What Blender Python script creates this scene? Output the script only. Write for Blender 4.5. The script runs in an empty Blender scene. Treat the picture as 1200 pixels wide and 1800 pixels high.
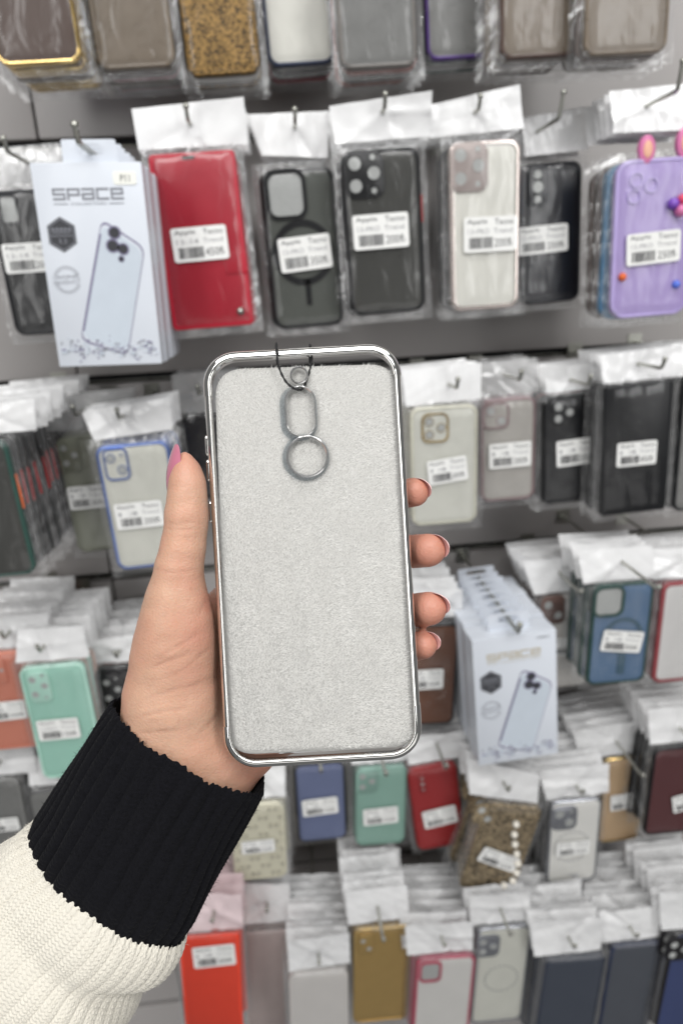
import bpy, math, random
import numpy as np
from mathutils import Vector, Matrix
random.seed(7); RNG = np.random.default_rng(7)
sc = bpy.context.scene
COL = sc.collection
PI = math.pi
R = math.radians

# ---------------------------------------------------------------- camera
F = 1202.0                                   # focal length in photo pixels (1200 x 1800)
PITCH, YAW, ROLL = R(-18.0), R(4.5), R(3.0)
CAM = Vector((0, 0, 1.50))
fwd = Vector((math.cos(PITCH) * math.sin(YAW), math.cos(PITCH) * math.cos(YAW), math.sin(PITCH)))
right0 = Vector((math.cos(YAW), -math.sin(YAW), 0))
up0 = right0.cross(fwd)
RIGHT = right0 * math.cos(ROLL) - up0 * math.sin(ROLL)
UP = right0 * math.sin(ROLL) + up0 * math.cos(ROLL)
RC = Matrix((RIGHT, UP, -fwd)).transposed()  # camera axes as columns
cam_data = bpy.data.cameras.new('camera')
cam = bpy.data.objects.new('camera', cam_data); COL.objects.link(cam)
cam.matrix_world = Matrix.Translation(CAM) @ RC.to_4x4()
cam_data.sensor_fit = 'VERTICAL'; cam_data.sensor_height = 36.0; cam_data.sensor_width = 24.0
cam_data.lens = 36.0 * F / 1800.0
cam_data.clip_start = 0.01; cam_data.clip_end = 50
cam_data.dof.use_dof = True
cam_data.dof.focus_distance = 0.262
cam_data.dof.aperture_fstop = 9.2
sc.camera = cam

# ---------------------------------------------------------------- light
world = bpy.data.worlds.new('World'); sc.world = world
world.use_nodes = True
bg = world.node_tree.nodes['Background']
bg.inputs[0].default_value = (0.98, 0.99, 1.0, 1); bg.inputs[1].default_value = 0.13
def area(name, loc, target, sx, sy, power, col=(1, 1, 1)):
    d = bpy.data.lights.new(name, 'AREA'); d.shape = 'RECTANGLE'; d.size = sx; d.size_y = sy
    d.energy = power; d.color = col
    o = bpy.data.objects.new(name, d); COL.objects.link(o); o.location = loc
    o.rotation_euler = (Vector(target) - Vector(loc)).to_track_quat('-Z', 'Y').to_euler()
    return o
area('ceiling_light', (0.15, -1.25, 3.3), (0.1, 0.6, 1.0), 3.0, 0.6, 52, (1, 0.995, 0.985))
area('ceiling_light', (0.0, -0.05, 3.5), (0.0, 0.6, 1.0), 3.0, 0.4, 20, (1, 1, 0.995))
area('ceiling_light', (-1.7, -2.3, 2.2), (0, 0.7, 0.9), 0.7, 2.2, 22, (1, 0.995, 0.985))
area('ceiling_light', (1.8, -2.4, 2.2), (0, 0.7, 0.8), 0.7, 2.2, 22, (1, 1, 0.995))
area('floor_bounce_fill', (0.4, -1.6, 0.15), (0.2, 0.93, 0.9), 3.0, 1.0, 8, (1, 0.985, 0.97))  # added fill lamp, stands in for light bounced off an unseen floor

sc.view_settings.view_transform = 'Standard'; sc.view_settings.look = 'None'
sc.view_settings.exposure = 0.13; sc.view_settings.gamma = 1.0
sc.render.engine = 'CYCLES'
sc.cycles.transparent_max_bounces = 32
sc.cycles.max_bounces = 10
sc.cycles.use_denoising = True
sc.cycles.sample_clamp_indirect = 6.0
sc.cycles.caustics_reflective = False; sc.cycles.caustics_refractive = False

# ---------------------------------------------------------------- pixel helpers
def ray(u, v):
    return fwd + RIGHT * ((u - 600) / F) - UP * ((v - 900) / F)
def at(u, v, Y):                              # point on the vertical plane y = Y seen at pixel (u, v)
    d = ray(u, v); return CAM + d * (Y / d.y)
def held(u, v, depth):                        # point at a camera depth (for the hand, the case and the sleeve)
    return CAM + ray(u, v) * depth
PX = 0.264 / F                                # metres per pixel at the held case

# ---------------------------------------------------------------- materials
MATS = {}
def srgb(r, g, b):
    f = lambda c: ((c / 255 + 0.055) / 1.055) ** 2.4 if c > 10 else c / 255 / 12.92
    return (f(r), f(g), f(b))
def mat(name, col, rough=0.45, metal=0.0, noise=0.08, scale=60, bump=0.0, bscale=200, spec=0.5, coat=0.0, sss=0.0, rvar=0.1, trans=0.0, contrast=False):
    if name in MATS: return MATS[name]
    m = bpy.data.materials.new(name); m.use_nodes = True; MATS[name] = m
    nt = m.node_tree; b = nt.nodes['Principled BSDF']
    b.inputs['Roughness'].default_value = rough; b.inputs['Metallic'].default_value = metal
    b.inputs['Specular IOR Level'].default_value = spec
    b.inputs['Coat Weight'].default_value = coat; b.inputs['Coat Roughness'].default_value = 0.08
    if sss:
        b.inputs['Subsurface Weight'].default_value = sss
    if trans: b.inputs['Transmission Weight'].default_value = trans
    tc = nt.nodes.new('ShaderNodeTexCoord')
    n = nt.nodes.new('ShaderNodeTexNoise'); n.inputs['Scale'].default_value = scale; n.inputs['Detail'].default_value = 5
    nt.links.new(tc.outputs['Object'], n.inputs['Vector'])
    mx = nt.nodes.new('ShaderNodeMix'); mx.data_type = 'RGBA'
    c = Vector(col)
    mx.inputs['A'].default_value = (*(c * (1 - noise)), 1); mx.inputs['B'].default_value = (*[min(1, x) for x in c * (1 + noise)], 1)
    if contrast:
        cr = nt.nodes.new('ShaderNodeMapRange'); cr.inputs['From Min'].default_value = 0.40; cr.inputs['From Max'].default_value = 0.60
        nt.links.new(n.outputs['Fac'], cr.inputs['Value']); nt.links.new(cr.outputs['Result'], mx.inputs['Factor'])
    else: nt.links.new(n.outputs['Fac'], mx.inputs['Factor'])
    nt.links.new(mx.outputs['Result'], b.inputs['Base Color'])
    mr = nt.nodes.new('ShaderNodeMapRange')
    mr.inputs['To Min'].default_value = max(0.02, rough - rvar); mr.inputs['To Max'].default_value = min(1, rough + rvar)
    nt.links.new(n.outputs['Fac'], mr.inputs['Value']); nt.links.new(mr.outputs['Result'], b.inputs['Roughness'])
    if bump:
        n2 = nt.nodes.new('ShaderNodeTexNoise'); n2.inputs['Scale'].default_value = bscale; n2.inputs['Detail'].default_value = 4
        nt.links.new(tc.outputs['Object'], n2.inputs['Vector'])
        bp = nt.nodes.new('ShaderNodeBump'); bp.inputs['Strength'].default_value = bump; bp.inputs['Distance'].default_value = 0.001
        nt.links.new(n2.outputs['Fac'], bp.inputs['Height']); nt.links.new(bp.outputs['Normal'], b.inputs['Normal'])
    return m
def plastic(r, g, b, gloss=0.35):
    return mat(f'plastic {r} {g} {b}', srgb(r, g, b), gloss, noise=0.06, scale=25, bump=0.05, bscale=120)
def see_through(name, tint, gloss_rough=0.08, base=0.05, edge=0.55, bscale=70, bump=0.35, diffuse=0.0, stretch=1.0, bdist=0.002):
    if name in MATS: return MATS[name]
    m = bpy.data.materials.new(name); m.use_nodes = True; MATS[name] = m
    nt = m.node_tree; nt.nodes.remove(nt.nodes['Principled BSDF']); out = nt.nodes['Material Output']
    tr = nt.nodes.new('ShaderNodeBsdfTransparent'); tr.inputs[0].default_value = (*tint, 1)
    gl = nt.nodes.new('ShaderNodeBsdfGlossy'); gl.inputs['Roughness'].default_value = gloss_rough; gl.inputs[0].default_value = (1, 1, 1, 1)
    lw = nt.nodes.new('ShaderNodeLayerWeight'); lw.inputs['Blend'].default_value = 0.35
    mr = nt.nodes.new('ShaderNodeMapRange'); mr.inputs['To Min'].default_value = base; mr.inputs['To Max'].default_value = edge
    mx = nt.nodes.new('ShaderNodeMixShader')
    tc = nt.nodes.new('ShaderNodeTexCoord'); n2 = nt.nodes.new('ShaderNodeTexNoise'); n2.inputs['Scale'].default_value = bscale; n2.inputs['Detail'].default_value = 2
    bp = nt.nodes.new('ShaderNodeBump'); bp.inputs['Strength'].default_value = bump; bp.inputs['Distance'].default_value = 0.002
    mp = nt.nodes.new('ShaderNodeMapping'); mp.inputs['Scale'].default_value = (1.0, stretch, 1.0); mp.inputs['Rotation'].default_value = (0, 0, 0.35 if stretch < 1 else 0)
    n2.inputs['Distortion'].default_value = 0.8 if stretch < 1 else 0
    nt.links.new(tc.outputs['Object'], mp.inputs['Vector']); nt.links.new(mp.outputs[0], n2.inputs['Vector']); nt.links.new(n2.outputs['Fac'], bp.inputs['Height'])
    bp.inputs['Distance'].default_value = bdist
    nt.links.new(bp.outputs['Normal'], gl.inputs['Normal']); nt.links.new(bp.outputs['Normal'], lw.inputs['Normal'])
    nt.links.new(lw.outputs['Fresnel'], mr.inputs['Value']); nt.links.new(mr.outputs['Result'], mx.inputs[0])
    nt.links.new(tr.outputs[0], mx.inputs[1]); nt.links.new(gl.outputs[0], mx.inputs[2])
    last = mx
    if diffuse:
        df = nt.nodes.new('ShaderNodeBsdfDiffuse'); df.inputs[0].default_value = (0.8, 0.8, 0.8, 1)
        m2 = nt.nodes.new('ShaderNodeMixShader'); m2.inputs[0].default_value = diffuse
        nt.links.new(mx.outputs[0], m2.inputs[1]); nt.links.new(df.outputs[0], m2.inputs[2]); last = m2
    nt.links.new(last.outputs[0], out.inputs[0])
    return m
FILM = see_through('bag film', (0.985, 0.985, 0.985), 0.20, 0.020, 0.40, 48, 0.45, stretch=0.40, bdist=0.0045)
MARGIN = see_through('milky bag margin', (0.97, 0.97, 0.97), 0.10, 0.035, 0.45, 90, 0.6, diffuse=0.07, stretch=0.5, bdist=0.006)
CLEAR = see_through('clear case plastic', (0.992, 0.994, 0.994), 0.04, 0.02, 0.16, 30, 0.03)
HEADER = mat('white header film', (0.84, 0.84, 0.84), 0.28, noise=0.04, scale=40, bump=0.3, bscale=70, coat=0.5)
PAPER = mat('label paper', (0.82, 0.82, 0.80), 0.6, noise=0.03)
INK = mat('black print', (0.03, 0.03, 0.035), 0.6)
INKGREY = mat('grey print', (0.30, 0.30, 0.31), 0.5)
STEEL = mat('hook steel', (0.42, 0.42, 0.38), 0.3, 0.9, noise=0.15)
CHROME = mat('chrome plating', (0.86, 0.85, 0.82), 0.06, 1.0, noise=0.03, scale=30, rvar=0.03)
BOARD = mat('grey laminate board', srgb(170, 166, 164), 0.35, noise=0.05, scale=8, bump=0.05, bscale=300, spec=0.6)
DARK = mat('dark groove', (0.012, 0.012, 0.013), 0.6)
LENSGREY = mat('foam seen through hole', srgb(178, 180, 178), 0.6, noise=0.1, scale=300)
GOLD = mat('gold trim', (0.80, 0.58, 0.25), 0.22, 1.0)

# ---------------------------------------------------------------- mesh helpers
def empty(name, label=None, cat=None, group=None, kind=None, mw=None, parent=None):
    o = bpy.data.objects.new(name, None); COL.objects.link(o); o.empty_display_size = 0.02
    return tag(o, label, cat, group, kind, mw, parent)
def tag(o, label=None, cat=None, group=None, kind=None, mw=None, parent=None):
    if label: o['label'] = label
    if cat: o['category'] = cat
    if group: o['group'] = group
    if kind: o['kind'] = kind
    if parent is not None: o.parent = parent
    if mw is not None: o.matrix_world = mw
    return o
class MB:
    def __init__(s): s.v = []; s.f = []; s.m = []; s.n = 0
    def add(s, v, f, mi=0):
        s.v.append(np.asarray(v, float).reshape(-1, 3)); s.f += [tuple(i + s.n for i in q) for q in f]; s.m += [mi] * len(f); s.n += len(s.v[-1]); return s
    def loft(s, rings, cap0=True, cap1=True, mi=0, closed=False):
        n = len(rings[0]); v = np.concatenate([np.asarray(r, float) for r in rings]); f = []
        K = len(rings)
        for k in range(K if closed else K - 1):
            a, b = k * n, ((k + 1) % K) * n
            f += [(a + i, a + (i + 1) % n, b + (i + 1) % n, b + i) for i in range(n)]
        if cap0 and not closed: f.append(tuple(range(n - 1, -1, -1)))
        if cap1 and not closed: f.append(tuple((K - 1) * n + i for i in range(n)))
        return s.add(v, f, mi)
    def box(s, x0, x1, y0, y1, z0, z1, mi=0):
        return s.loft([[(x0, y0, z0), (x1, y0, z0), (x1, y1, z0), (x0, y1, z0)], [(x0, y0, z1), (x1, y0, z1), (x1, y1, z1), (x0, y1, z1)]], mi=mi)
    def ring(s, outer, inner, z0, z1, mi=0):  # a prism with a hole
        o, i = np.asarray(outer), np.asarray(inner)
        h = lambda p, z: np.column_stack([p, np.full(len(p), z)])
        return s.loft([h(o, z0), h(o, z1), h(i, z1), h(i, z0)], closed=True, mi=mi)
    def prism(s, pts, z0, z1, mi=0, bev=0.0):
        p = np.asarray(pts, float); h = lambda p, z: np.column_stack([p, np.full(len(p), z)])
        if bev:
            c = p.mean(0); ext = np.abs(p - c).max(0); q = c + (p - c) * (1 - bev / ext)
            return s.loft([h(q, z0), h(p, z0 + bev), h(p, z1 - bev), h(c + (p - c) * (1 - 0.3 * bev / ext), z1 - 0.3 * bev), h(q, z1)], mi=mi)
        return s.loft([h(p, z0), h(p, z1)], mi=mi)
    def tube(s, pts, rad, n=8, mi=0, closed=False):
        P = [Vector(p) for p in pts]; rings = []; K = len(P)
        rad = rad if hasattr(rad, '__len__') else [rad] * K
        ref = None
        for k in range(K):
            a = P[(k - 1) % K] if (k or closed) else P[0]; b = P[(k + 1) % K] if (k < K - 1 or closed) else P[-1]
            t = (b - a).normalized()
            if ref is None: ref = t.orthogonal().normalized()
            ref = (ref - t * ref.dot(t)).normalized(); q = t.cross(ref)
            rings.append([P[k] + (ref * math.cos(2 * PI * i / n) + q * math.sin(2 * PI * i / n)) * rad[k] for i in range(n)])
        return s.loft(rings, mi=mi, closed=closed)
    def ball(s, c, r, mi=0, nu=10, nv=6):
        rings = []
        for k in range(nv + 1):
            a = PI * (k + 0.02) / (nv + 0.04) - PI / 2
            rings.append([(c[0] + r * math.cos(a) * math.cos(2 * PI * i / nu), c[1] + r * math.cos(a) * math.sin(2 * PI * i / nu), c[2] + r * math.sin(a)) for i in range(nu)])
        return s.loft(rings, mi=mi)
    def grid(s, P, mi=0):                     # P: (n, m, 3)
        n, m = P.shape[:2]
        return s.add(P.reshape(-1, 3), [(i * m + j, i * m + j + 1, (i + 1) * m + j + 1, (i + 1) * m + j) for i in range(n - 1) for j in range(m - 1)], mi)
    def mesh(s, name, mats, smooth=True, angle=40):
        me = bpy.data.meshes.new(name)
        me.from_pydata([tuple(x) for x in np.concatenate(s.v)], [], s.f)
        for m in (mats if isinstance(mats, (list, tuple)) else [mats]): me.materials.append(m)
        if any(s.m): me.polygons.foreach_set('material_index', s.m)
        if smooth:
            me.shade_smooth(); me.set_sharp_from_angle(angle=R(angle))
        me.update(); return me
    def build(s, name, mats, parent=None, smooth=True, angle=40, mw=None):
        o = bpy.data.objects.new(name, s.mesh(name, mats, smooth, angle)); COL.objects.link(o)
        if parent is not None: o.parent = parent
        if mw is not None: o.matrix_world = mw
        return o
def rrect(w, h, r, n=6, c=(0, 0)):
    r = min(r, w / 2 - 1e-5, h / 2 - 1e-5); out = []
    for cx, cy, a0 in ((w / 2 - r, h / 2 - r, 0), (-w / 2 + r, h / 2 - r, PI / 2), (-w / 2 + r, -h / 2 + r, PI), (w / 2 - r, -h / 2 + r, 3 * PI / 2)):
        for k in range(n + 1):
            a = a0 + PI / 2 * k / n; out.append((c[0] + cx + r * math.cos(a), c[1] + cy + r * math.sin(a)))
    return np.array(out)
def circ(r, n=20, c=(0, 0)):
    a = np.arange(n) * 2 * PI / n; return np.column_stack([c[0] + r * np.cos(a), c[1] + r * np.sin(a)])
_DG = bpy.context.evaluated_depsgraph_get
TEXTS = {}
def text_arrays(body):                        # unit-height lettering as arrays
    if body in TEXTS: return TEXTS[body]
    cu = bpy.data.curves.new('lettering', 'FONT'); cu.body = body; cu.size = 1.0; cu.resolution_u = 2
    o = bpy.data.objects.new('lettering', cu); COL.objects.link(o)
    bpy.context.view_layer.update()
    me = bpy.data.meshes.new_from_object(o.evaluated_get(_DG()))
    v = np.array([x.co[:] for x in me.vertices]) if len(me.vertices) else np.zeros((0, 3)); f = [tuple(p.vertices) for p in me.polygons]
    bpy.data.objects.remove(o); bpy.data.curves.remove(cu); bpy.data.meshes.remove(me)
    TEXTS[body] = (v, f); return v, f
def put_text(mb, body, x, y, w, h, z, mi=0, ang=0.0):   # fitted to a box whose lower left corner is x, y
    v, f = text_arrays(body)
    if len(v) == 0: return
    lo, hi = v.min(0), v.max(0); s = (hi - lo); s[s == 0] = 1
    q = (v - lo) / s * np.array([w, h, 0]); c, sn = math.cos(ang), math.sin(ang)
    q = np.column_stack([x + q[:, 0] * c - q[:, 1] * sn, y + q[:, 0] * sn + q[:, 1] * c, np.full(len(q), z)])
    mb.add(q, f, mi)
def vnoise(P, seed=0):                        # cheap smooth noise from a few random waves
    g = np.random.default_rng(seed); out = 0
    for k in range(6):
        d = g.normal(size=P.shape[-1]); out = out + np.sin(P @ d + g.uniform(0, 6.28)) / 6
    return out

# ---------------------------------------------------------------- the display wall
DW = 0.93                                     # distance of the wall's face
wall = empty('wall', 'grey slatted display wall with dark grooves between its boards', None, None, 'structure', Matrix.Translation((0, DW, 1.5)))
PITCHZ, Z0 = 0.277, -0.097                    # groove spacing, one groove's height relative to the camera
xs = at(60, 200, DW).x
bm_ = MB().prism(rrect(1.215, PITCHZ - 0.012, 0.002, 2), 0, 0.016, bev=0.0012); board_mesh = bm_.mesh('board', BOARD)
for k in range(-5, 4):
    for j in (-2, -1, 0, 1):
        o = bpy.data.objects.new('board', board_mesh); COL.objects.link(o); o.parent = wall
        o.matrix_parent_inverse = Matrix()
        o.location = (xs + 0.609 + j * 1.218, 0.0, Z0 + PITCHZ * (k + 0.5)); o.rotation_euler = (PI / 2, 0, 0)
        o.location.y = 0.016
MB().box(-2.9, 3.0, 0.02, 0.03, -1.6, 1.1).build('backing', DARK, wall)
for k in range(-5, 4):
    z = Z0 + PITCHZ * k
    MB().box(-2.9, 3.0, 0.0085, 0.0195, z - 0.0035, z - 0.002).build('channel_lip', STEEL, wall)

# ---------------------------------------------------------------- hanging packets
ORD = ['first', 'second', 'third', 'fourth', 'fifth', 'sixth', 'seventh', 'eighth', 'ninth', 'tenth', 'eleventh', 'twelfth', 'thirteenth']
SHORT = {
    'brown case with gold rim at the left end of the top row': 'gold rimmed brown case, top row',
    'tan clear case over a thick stack in the top row': 'tan clear case, top row',
    'gold glitter case hanging in the top row': 'gold glitter case, top row',
    'navy rimmed clear case hanging in the top row': 'navy rimmed case, top row',
    'grey rimmed clear case hanging in the top row': 'grey rimmed case, top row',
    'purple rimmed clear case hanging in the top row': 'purple rimmed case, top row',
    'brown rimmed clear case hanging in the top row': 'brown rimmed case, top row',
    'beige case at the right end of the top row': 'beige case ending the top row',
    'black case with pale square camera window left of the white carton': 'black case left of the carton',
    'glossy red wallet case in a clear bag': 'glossy red wallet case',
    'smoky case with a square camera window and black ring': 'smoky case with black ring',
    'dark grey case with three camera holes and a red side button': 'dark grey three-hole case',
    'rose silver rimmed clear case with a pinkish camera plate': 'rose silver rimmed case',
    'slim black case with a tall camera island right of the rose silver case': 'slim black case, second row',
    'lilac case with pink ears at the right edge of the second row': 'lilac case with pink ears',
    'dark green edged case at the left edge of the third row': 'dark green edged case',
    'olive clear case half hidden behind the blue rimmed case': 'olive clear case',
    'blue rimmed clear case beside the thumb': 'blue rimmed case by the thumb',
    'dark case behind the thumb and the held case': 'dark case behind the thumb',
    'clear case with a glittering gold camera ring right of the held case': 'clear case with gold camera ring',
    'pinkish clear case with two lens rings in the third row': 'pinkish clear case',
    'glossy black case with three pale lenses in the third row': 'black three-lens case, third row',
    'black wallet case at the right of the third row': 'black wallet case',
    'grey clear case cut by the right edge of the third row': 'grey clear case, third row right',
    'coral case at the left edge of the fourth row': 'coral case',
    'mint green case in the fourth row beside the sleeve': 'mint green case',
    'charcoal case between the mint case and the wrist': 'charcoal case by the wrist',
    'brown wood backed case behind the little finger': 'brown wood backed case',
    'cream white case with a brown camera plate beside the carton stack': 'cream white case, brown camera plate',
    'blue case with a green rim, square camera window and ring': 'blue case with green rim',
    'white case with a dark red rim at the right edge of the fourth row': 'white case with dark red rim',
    'cream dotted case just right of the black cuff': 'cream dotted case',
    'slate blue case under the held case': 'slate blue case',
    'muted teal case under the held case': 'muted teal case',
    'red case with gilt marks right of the held case corner': 'red gilt marked case',
    'beige glitter case with a pearl strap under the carton stack': 'pearl strap glitter case',
    'white rhinestone case with silver rim and ring of stones': 'white rhinestone case',
    'tan gold topped case behind the rhinestone case': 'tan gold topped case',
    'maroon backed case at the right edge of the fifth row': 'maroon backed case',
    'grey clear case left of the sleeve': 'grey clear case by the sleeve',
    'grey case hidden behind the black cuff': 'grey case behind the cuff',
    'vivid orange red case below the cuff': 'vivid orange red case',
    'pinkish card backed packet below the cream dotted case': 'pinkish card backed packet',
    'white case under a tall pile of white headers': 'white case, bottom row left',
    'gold mirror case in the bottom row': 'gold mirror case',
    'white case with a pink rim in the bottom row': 'pink rimmed white case',
    'clear case with a rhinestone camera ring in the bottom row': 'clear rhinestone case, bottom row',
    'dark blue case with a silver top edge in the bottom row': 'dark blue case, bottom row',
    'navy rimmed smoky case in the bottom row': 'navy rimmed smoky case',
    'charcoal and blue case at the right end of the bottom row': 'charcoal and blue case',
}
GROUPF = 'phone case packets hanging at the front of their hooks'
def sticker(parent, P, TL, TR, BL, top, mid, price, z=0.0022):
    a, b, c = P(*TL), P(*TR), P(*BL)
    w = math.hypot(b[0] - a[0], b[1] - a[1]); h = math.hypot(c[0] - a[0], c[1] - a[1]); ang = math.atan2(b[1] - a[1], b[0] - a[0])
    cx, cy = (b[0] + c[0]) / 2, (b[1] + c[1]) / 2
    st = MB().prism(rrect(w, h, w * 0.05, 3), 0, 0.0004).build('price_label', PAPER, parent)
    st.location = (cx, cy, z); st.rotation_euler = (0, 0, ang)
    mb = MB(); zz = 0.0006
    X = lambda f: -w / 2 + f * w
    Yy = lambda f: h / 2 - f * h
    put_text(mb, top[0], X(0.06), Yy(0.24), w * 0.38, h * 0.17, zz); put_text(mb, top[1], X(0.58), Yy(0.24), w * 0.36, h * 0.16, zz)
    t = mid.split(' '); put_text(mb, t[0], X(0.08), Yy(0.49), w * 0.40, h * 0.15, zz, 1); put_text(mb, t[1], X(0.56), Yy(0.48), w * 0.36, h * 0.14, zz, 1)
    g = np.random.default_rng(len(mid) + int(w * 1e5)); x = 0.10
    while x < 0.54:
        ww = g.choice([0.008, 0.014, 0.022]); mb.box(X(x), X(x + ww), Yy(0.90), Yy(0.58), zz - 0.0001, zz + 0.0001); x += ww + g.choice([0.008, 0.014])
    put_text(mb, price, X(0.58), Yy(0.87), w * 0.34, h * 0.25, zz)
    mb.build('print', [INK, INKGREY], st, smooth=False)
def film_mesh(x0, x1, y0, y1, W, H, cx, cy, seed):
    nx, ny = 15, 23
    gx, gy = np.meshgrid(np.linspace(x0, x1, nx), np.linspace(y0, y1, ny))
    ex = np.clip((W / 2 + 0.003 - np.abs(gx - cx)) / 0.006, 0, 1); ey = np.clip((H / 2 + 0.003 - np.abs(gy - cy)) / 0.006, 0, 1)
    base = ex * ey
    P2 = np.stack([gx * 160, gy * 110], -1)
    z = -0.005 + base * 0.0064 + vnoise(P2, seed) * (0.0005 + (1 - base) * 0.0028)
    mb = MB().grid(np.stack([gx, gy, z], -1))
    k = 0
    for i in range(ny - 1):
        for j in range(nx - 1):
            if base[i:i + 2, j:j + 2].mean() < 0.5: mb.m[k] = 1
            k += 1
    return mb.mesh('bag', [FILM, MARGIN], angle=80)
def header_mesh(quad, hole, seed, m):
    nx, ny = 33, 15
    (a, b, c, d) = [np.array(q) for q in quad]   # TL TR BR BL
    s, t = np.meshgrid(np.linspace(0, 1, nx), np.linspace(0, 1, ny))
    s, t = s[..., None], t[..., None]
    g = np.random.default_rng(seed)
    P = (a * (1 - s) + b * s) * (1 - t) + (d * (1 - s) + c * s) * t
    rel = P - np.array(hole); rr = np.linalg.norm(rel, axis=-1); th = np.arctan2(rel[..., 1], rel[..., 0])
    z = 0.0012 * vnoise(P * g.uniform(60, 150), seed) + 0.0007 * vnoise(P * 300, seed + 1)
    for _ in range(g.integers(3, 7)):          # folds running out from the hook hole
        a0 = g.uniform(-PI, PI); w0 = g.uniform(0.0012, 0.004); dd = rel[..., 0] * math.sin(a0) - rel[..., 1] * math.cos(a0); al = rel[..., 0] * math.cos(a0) + rel[..., 1] * math.sin(a0)
        z = z + g.uniform(-1, 1) * 0.0032 * np.exp(-np.abs(dd) / (w0 + 0.06 * np.abs(al))) * np.clip(al / 0.01, 0, 1)
    for _ in range(2):                         # stray creases
        a0 = g.uniform(-PI, PI); o0 = g.uniform(-0.03, 0.03); dd = rel[..., 0] * math.sin(a0) - rel[..., 1] * math.cos(a0) - o0
        z = z + g.uniform(-1, 1) * 0.0016 * np.exp(-np.abs(dd) / 0.004)
    z = z - 0.004 + 0.004 * (1 - t[..., 0]) * g.uniform(-0.5, 1.5) * (s[..., 0] * 2 - 1) + g.uniform(-0.004, 0.006) * (1 - t[..., 0]) ** 2
    return MB().grid(np.dstack([P, z])).mesh('header', m, angle=70)
def copy_packet(src, mw, label, group, skip=('price_label',), swap=None, hmesh=None):
    r = src.copy(); COL.objects.link(r); r.matrix_world = mw; r['label'] = label; r['group'] = group
    for ch in src.children:
        nm = ch.name.split('.')[0]
        if nm in skip: continue
        c = ch.copy(); COL.objects.link(c); c.parent = r
        if nm == 'header' and hmesh: c.data = hmesh
        if swap and nm in swap:
            c.material_slots[0].link = 'OBJECT'; c.material_slots[0].material = swap[nm]
        for g in ch.children:
            d = g.copy(); COL.objects.link(d); d.parent = c
    return r
def hook(P3, y_front, label, ext=0.014, up=0.010, side=0.0, rad=0.0021):
    o = empty('display_hook', label, 'hook', 'steel display hooks', None, Matrix.Translation((P3.x, DW, P3.z)))
    L = DW - y_front + ext
    MB().tube([(0, 0.006, 0), (0, -L + 0.004, 0), (0, -L, 0.0008), (side * 0.5, -L - 0.003, up * 0.5), (side, -L - 0.005, up)], rad, 8).build('rod', STEEL, o)
    MB().ball((side, -L - 0.005, up), rad * 1.45).build('tip', STEEL, o)
    MB().box(-0.010, 0.010, -0.0015, 0.004, -0.012, 0.012).build('bracket', STEEL, o)
    return o
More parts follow.
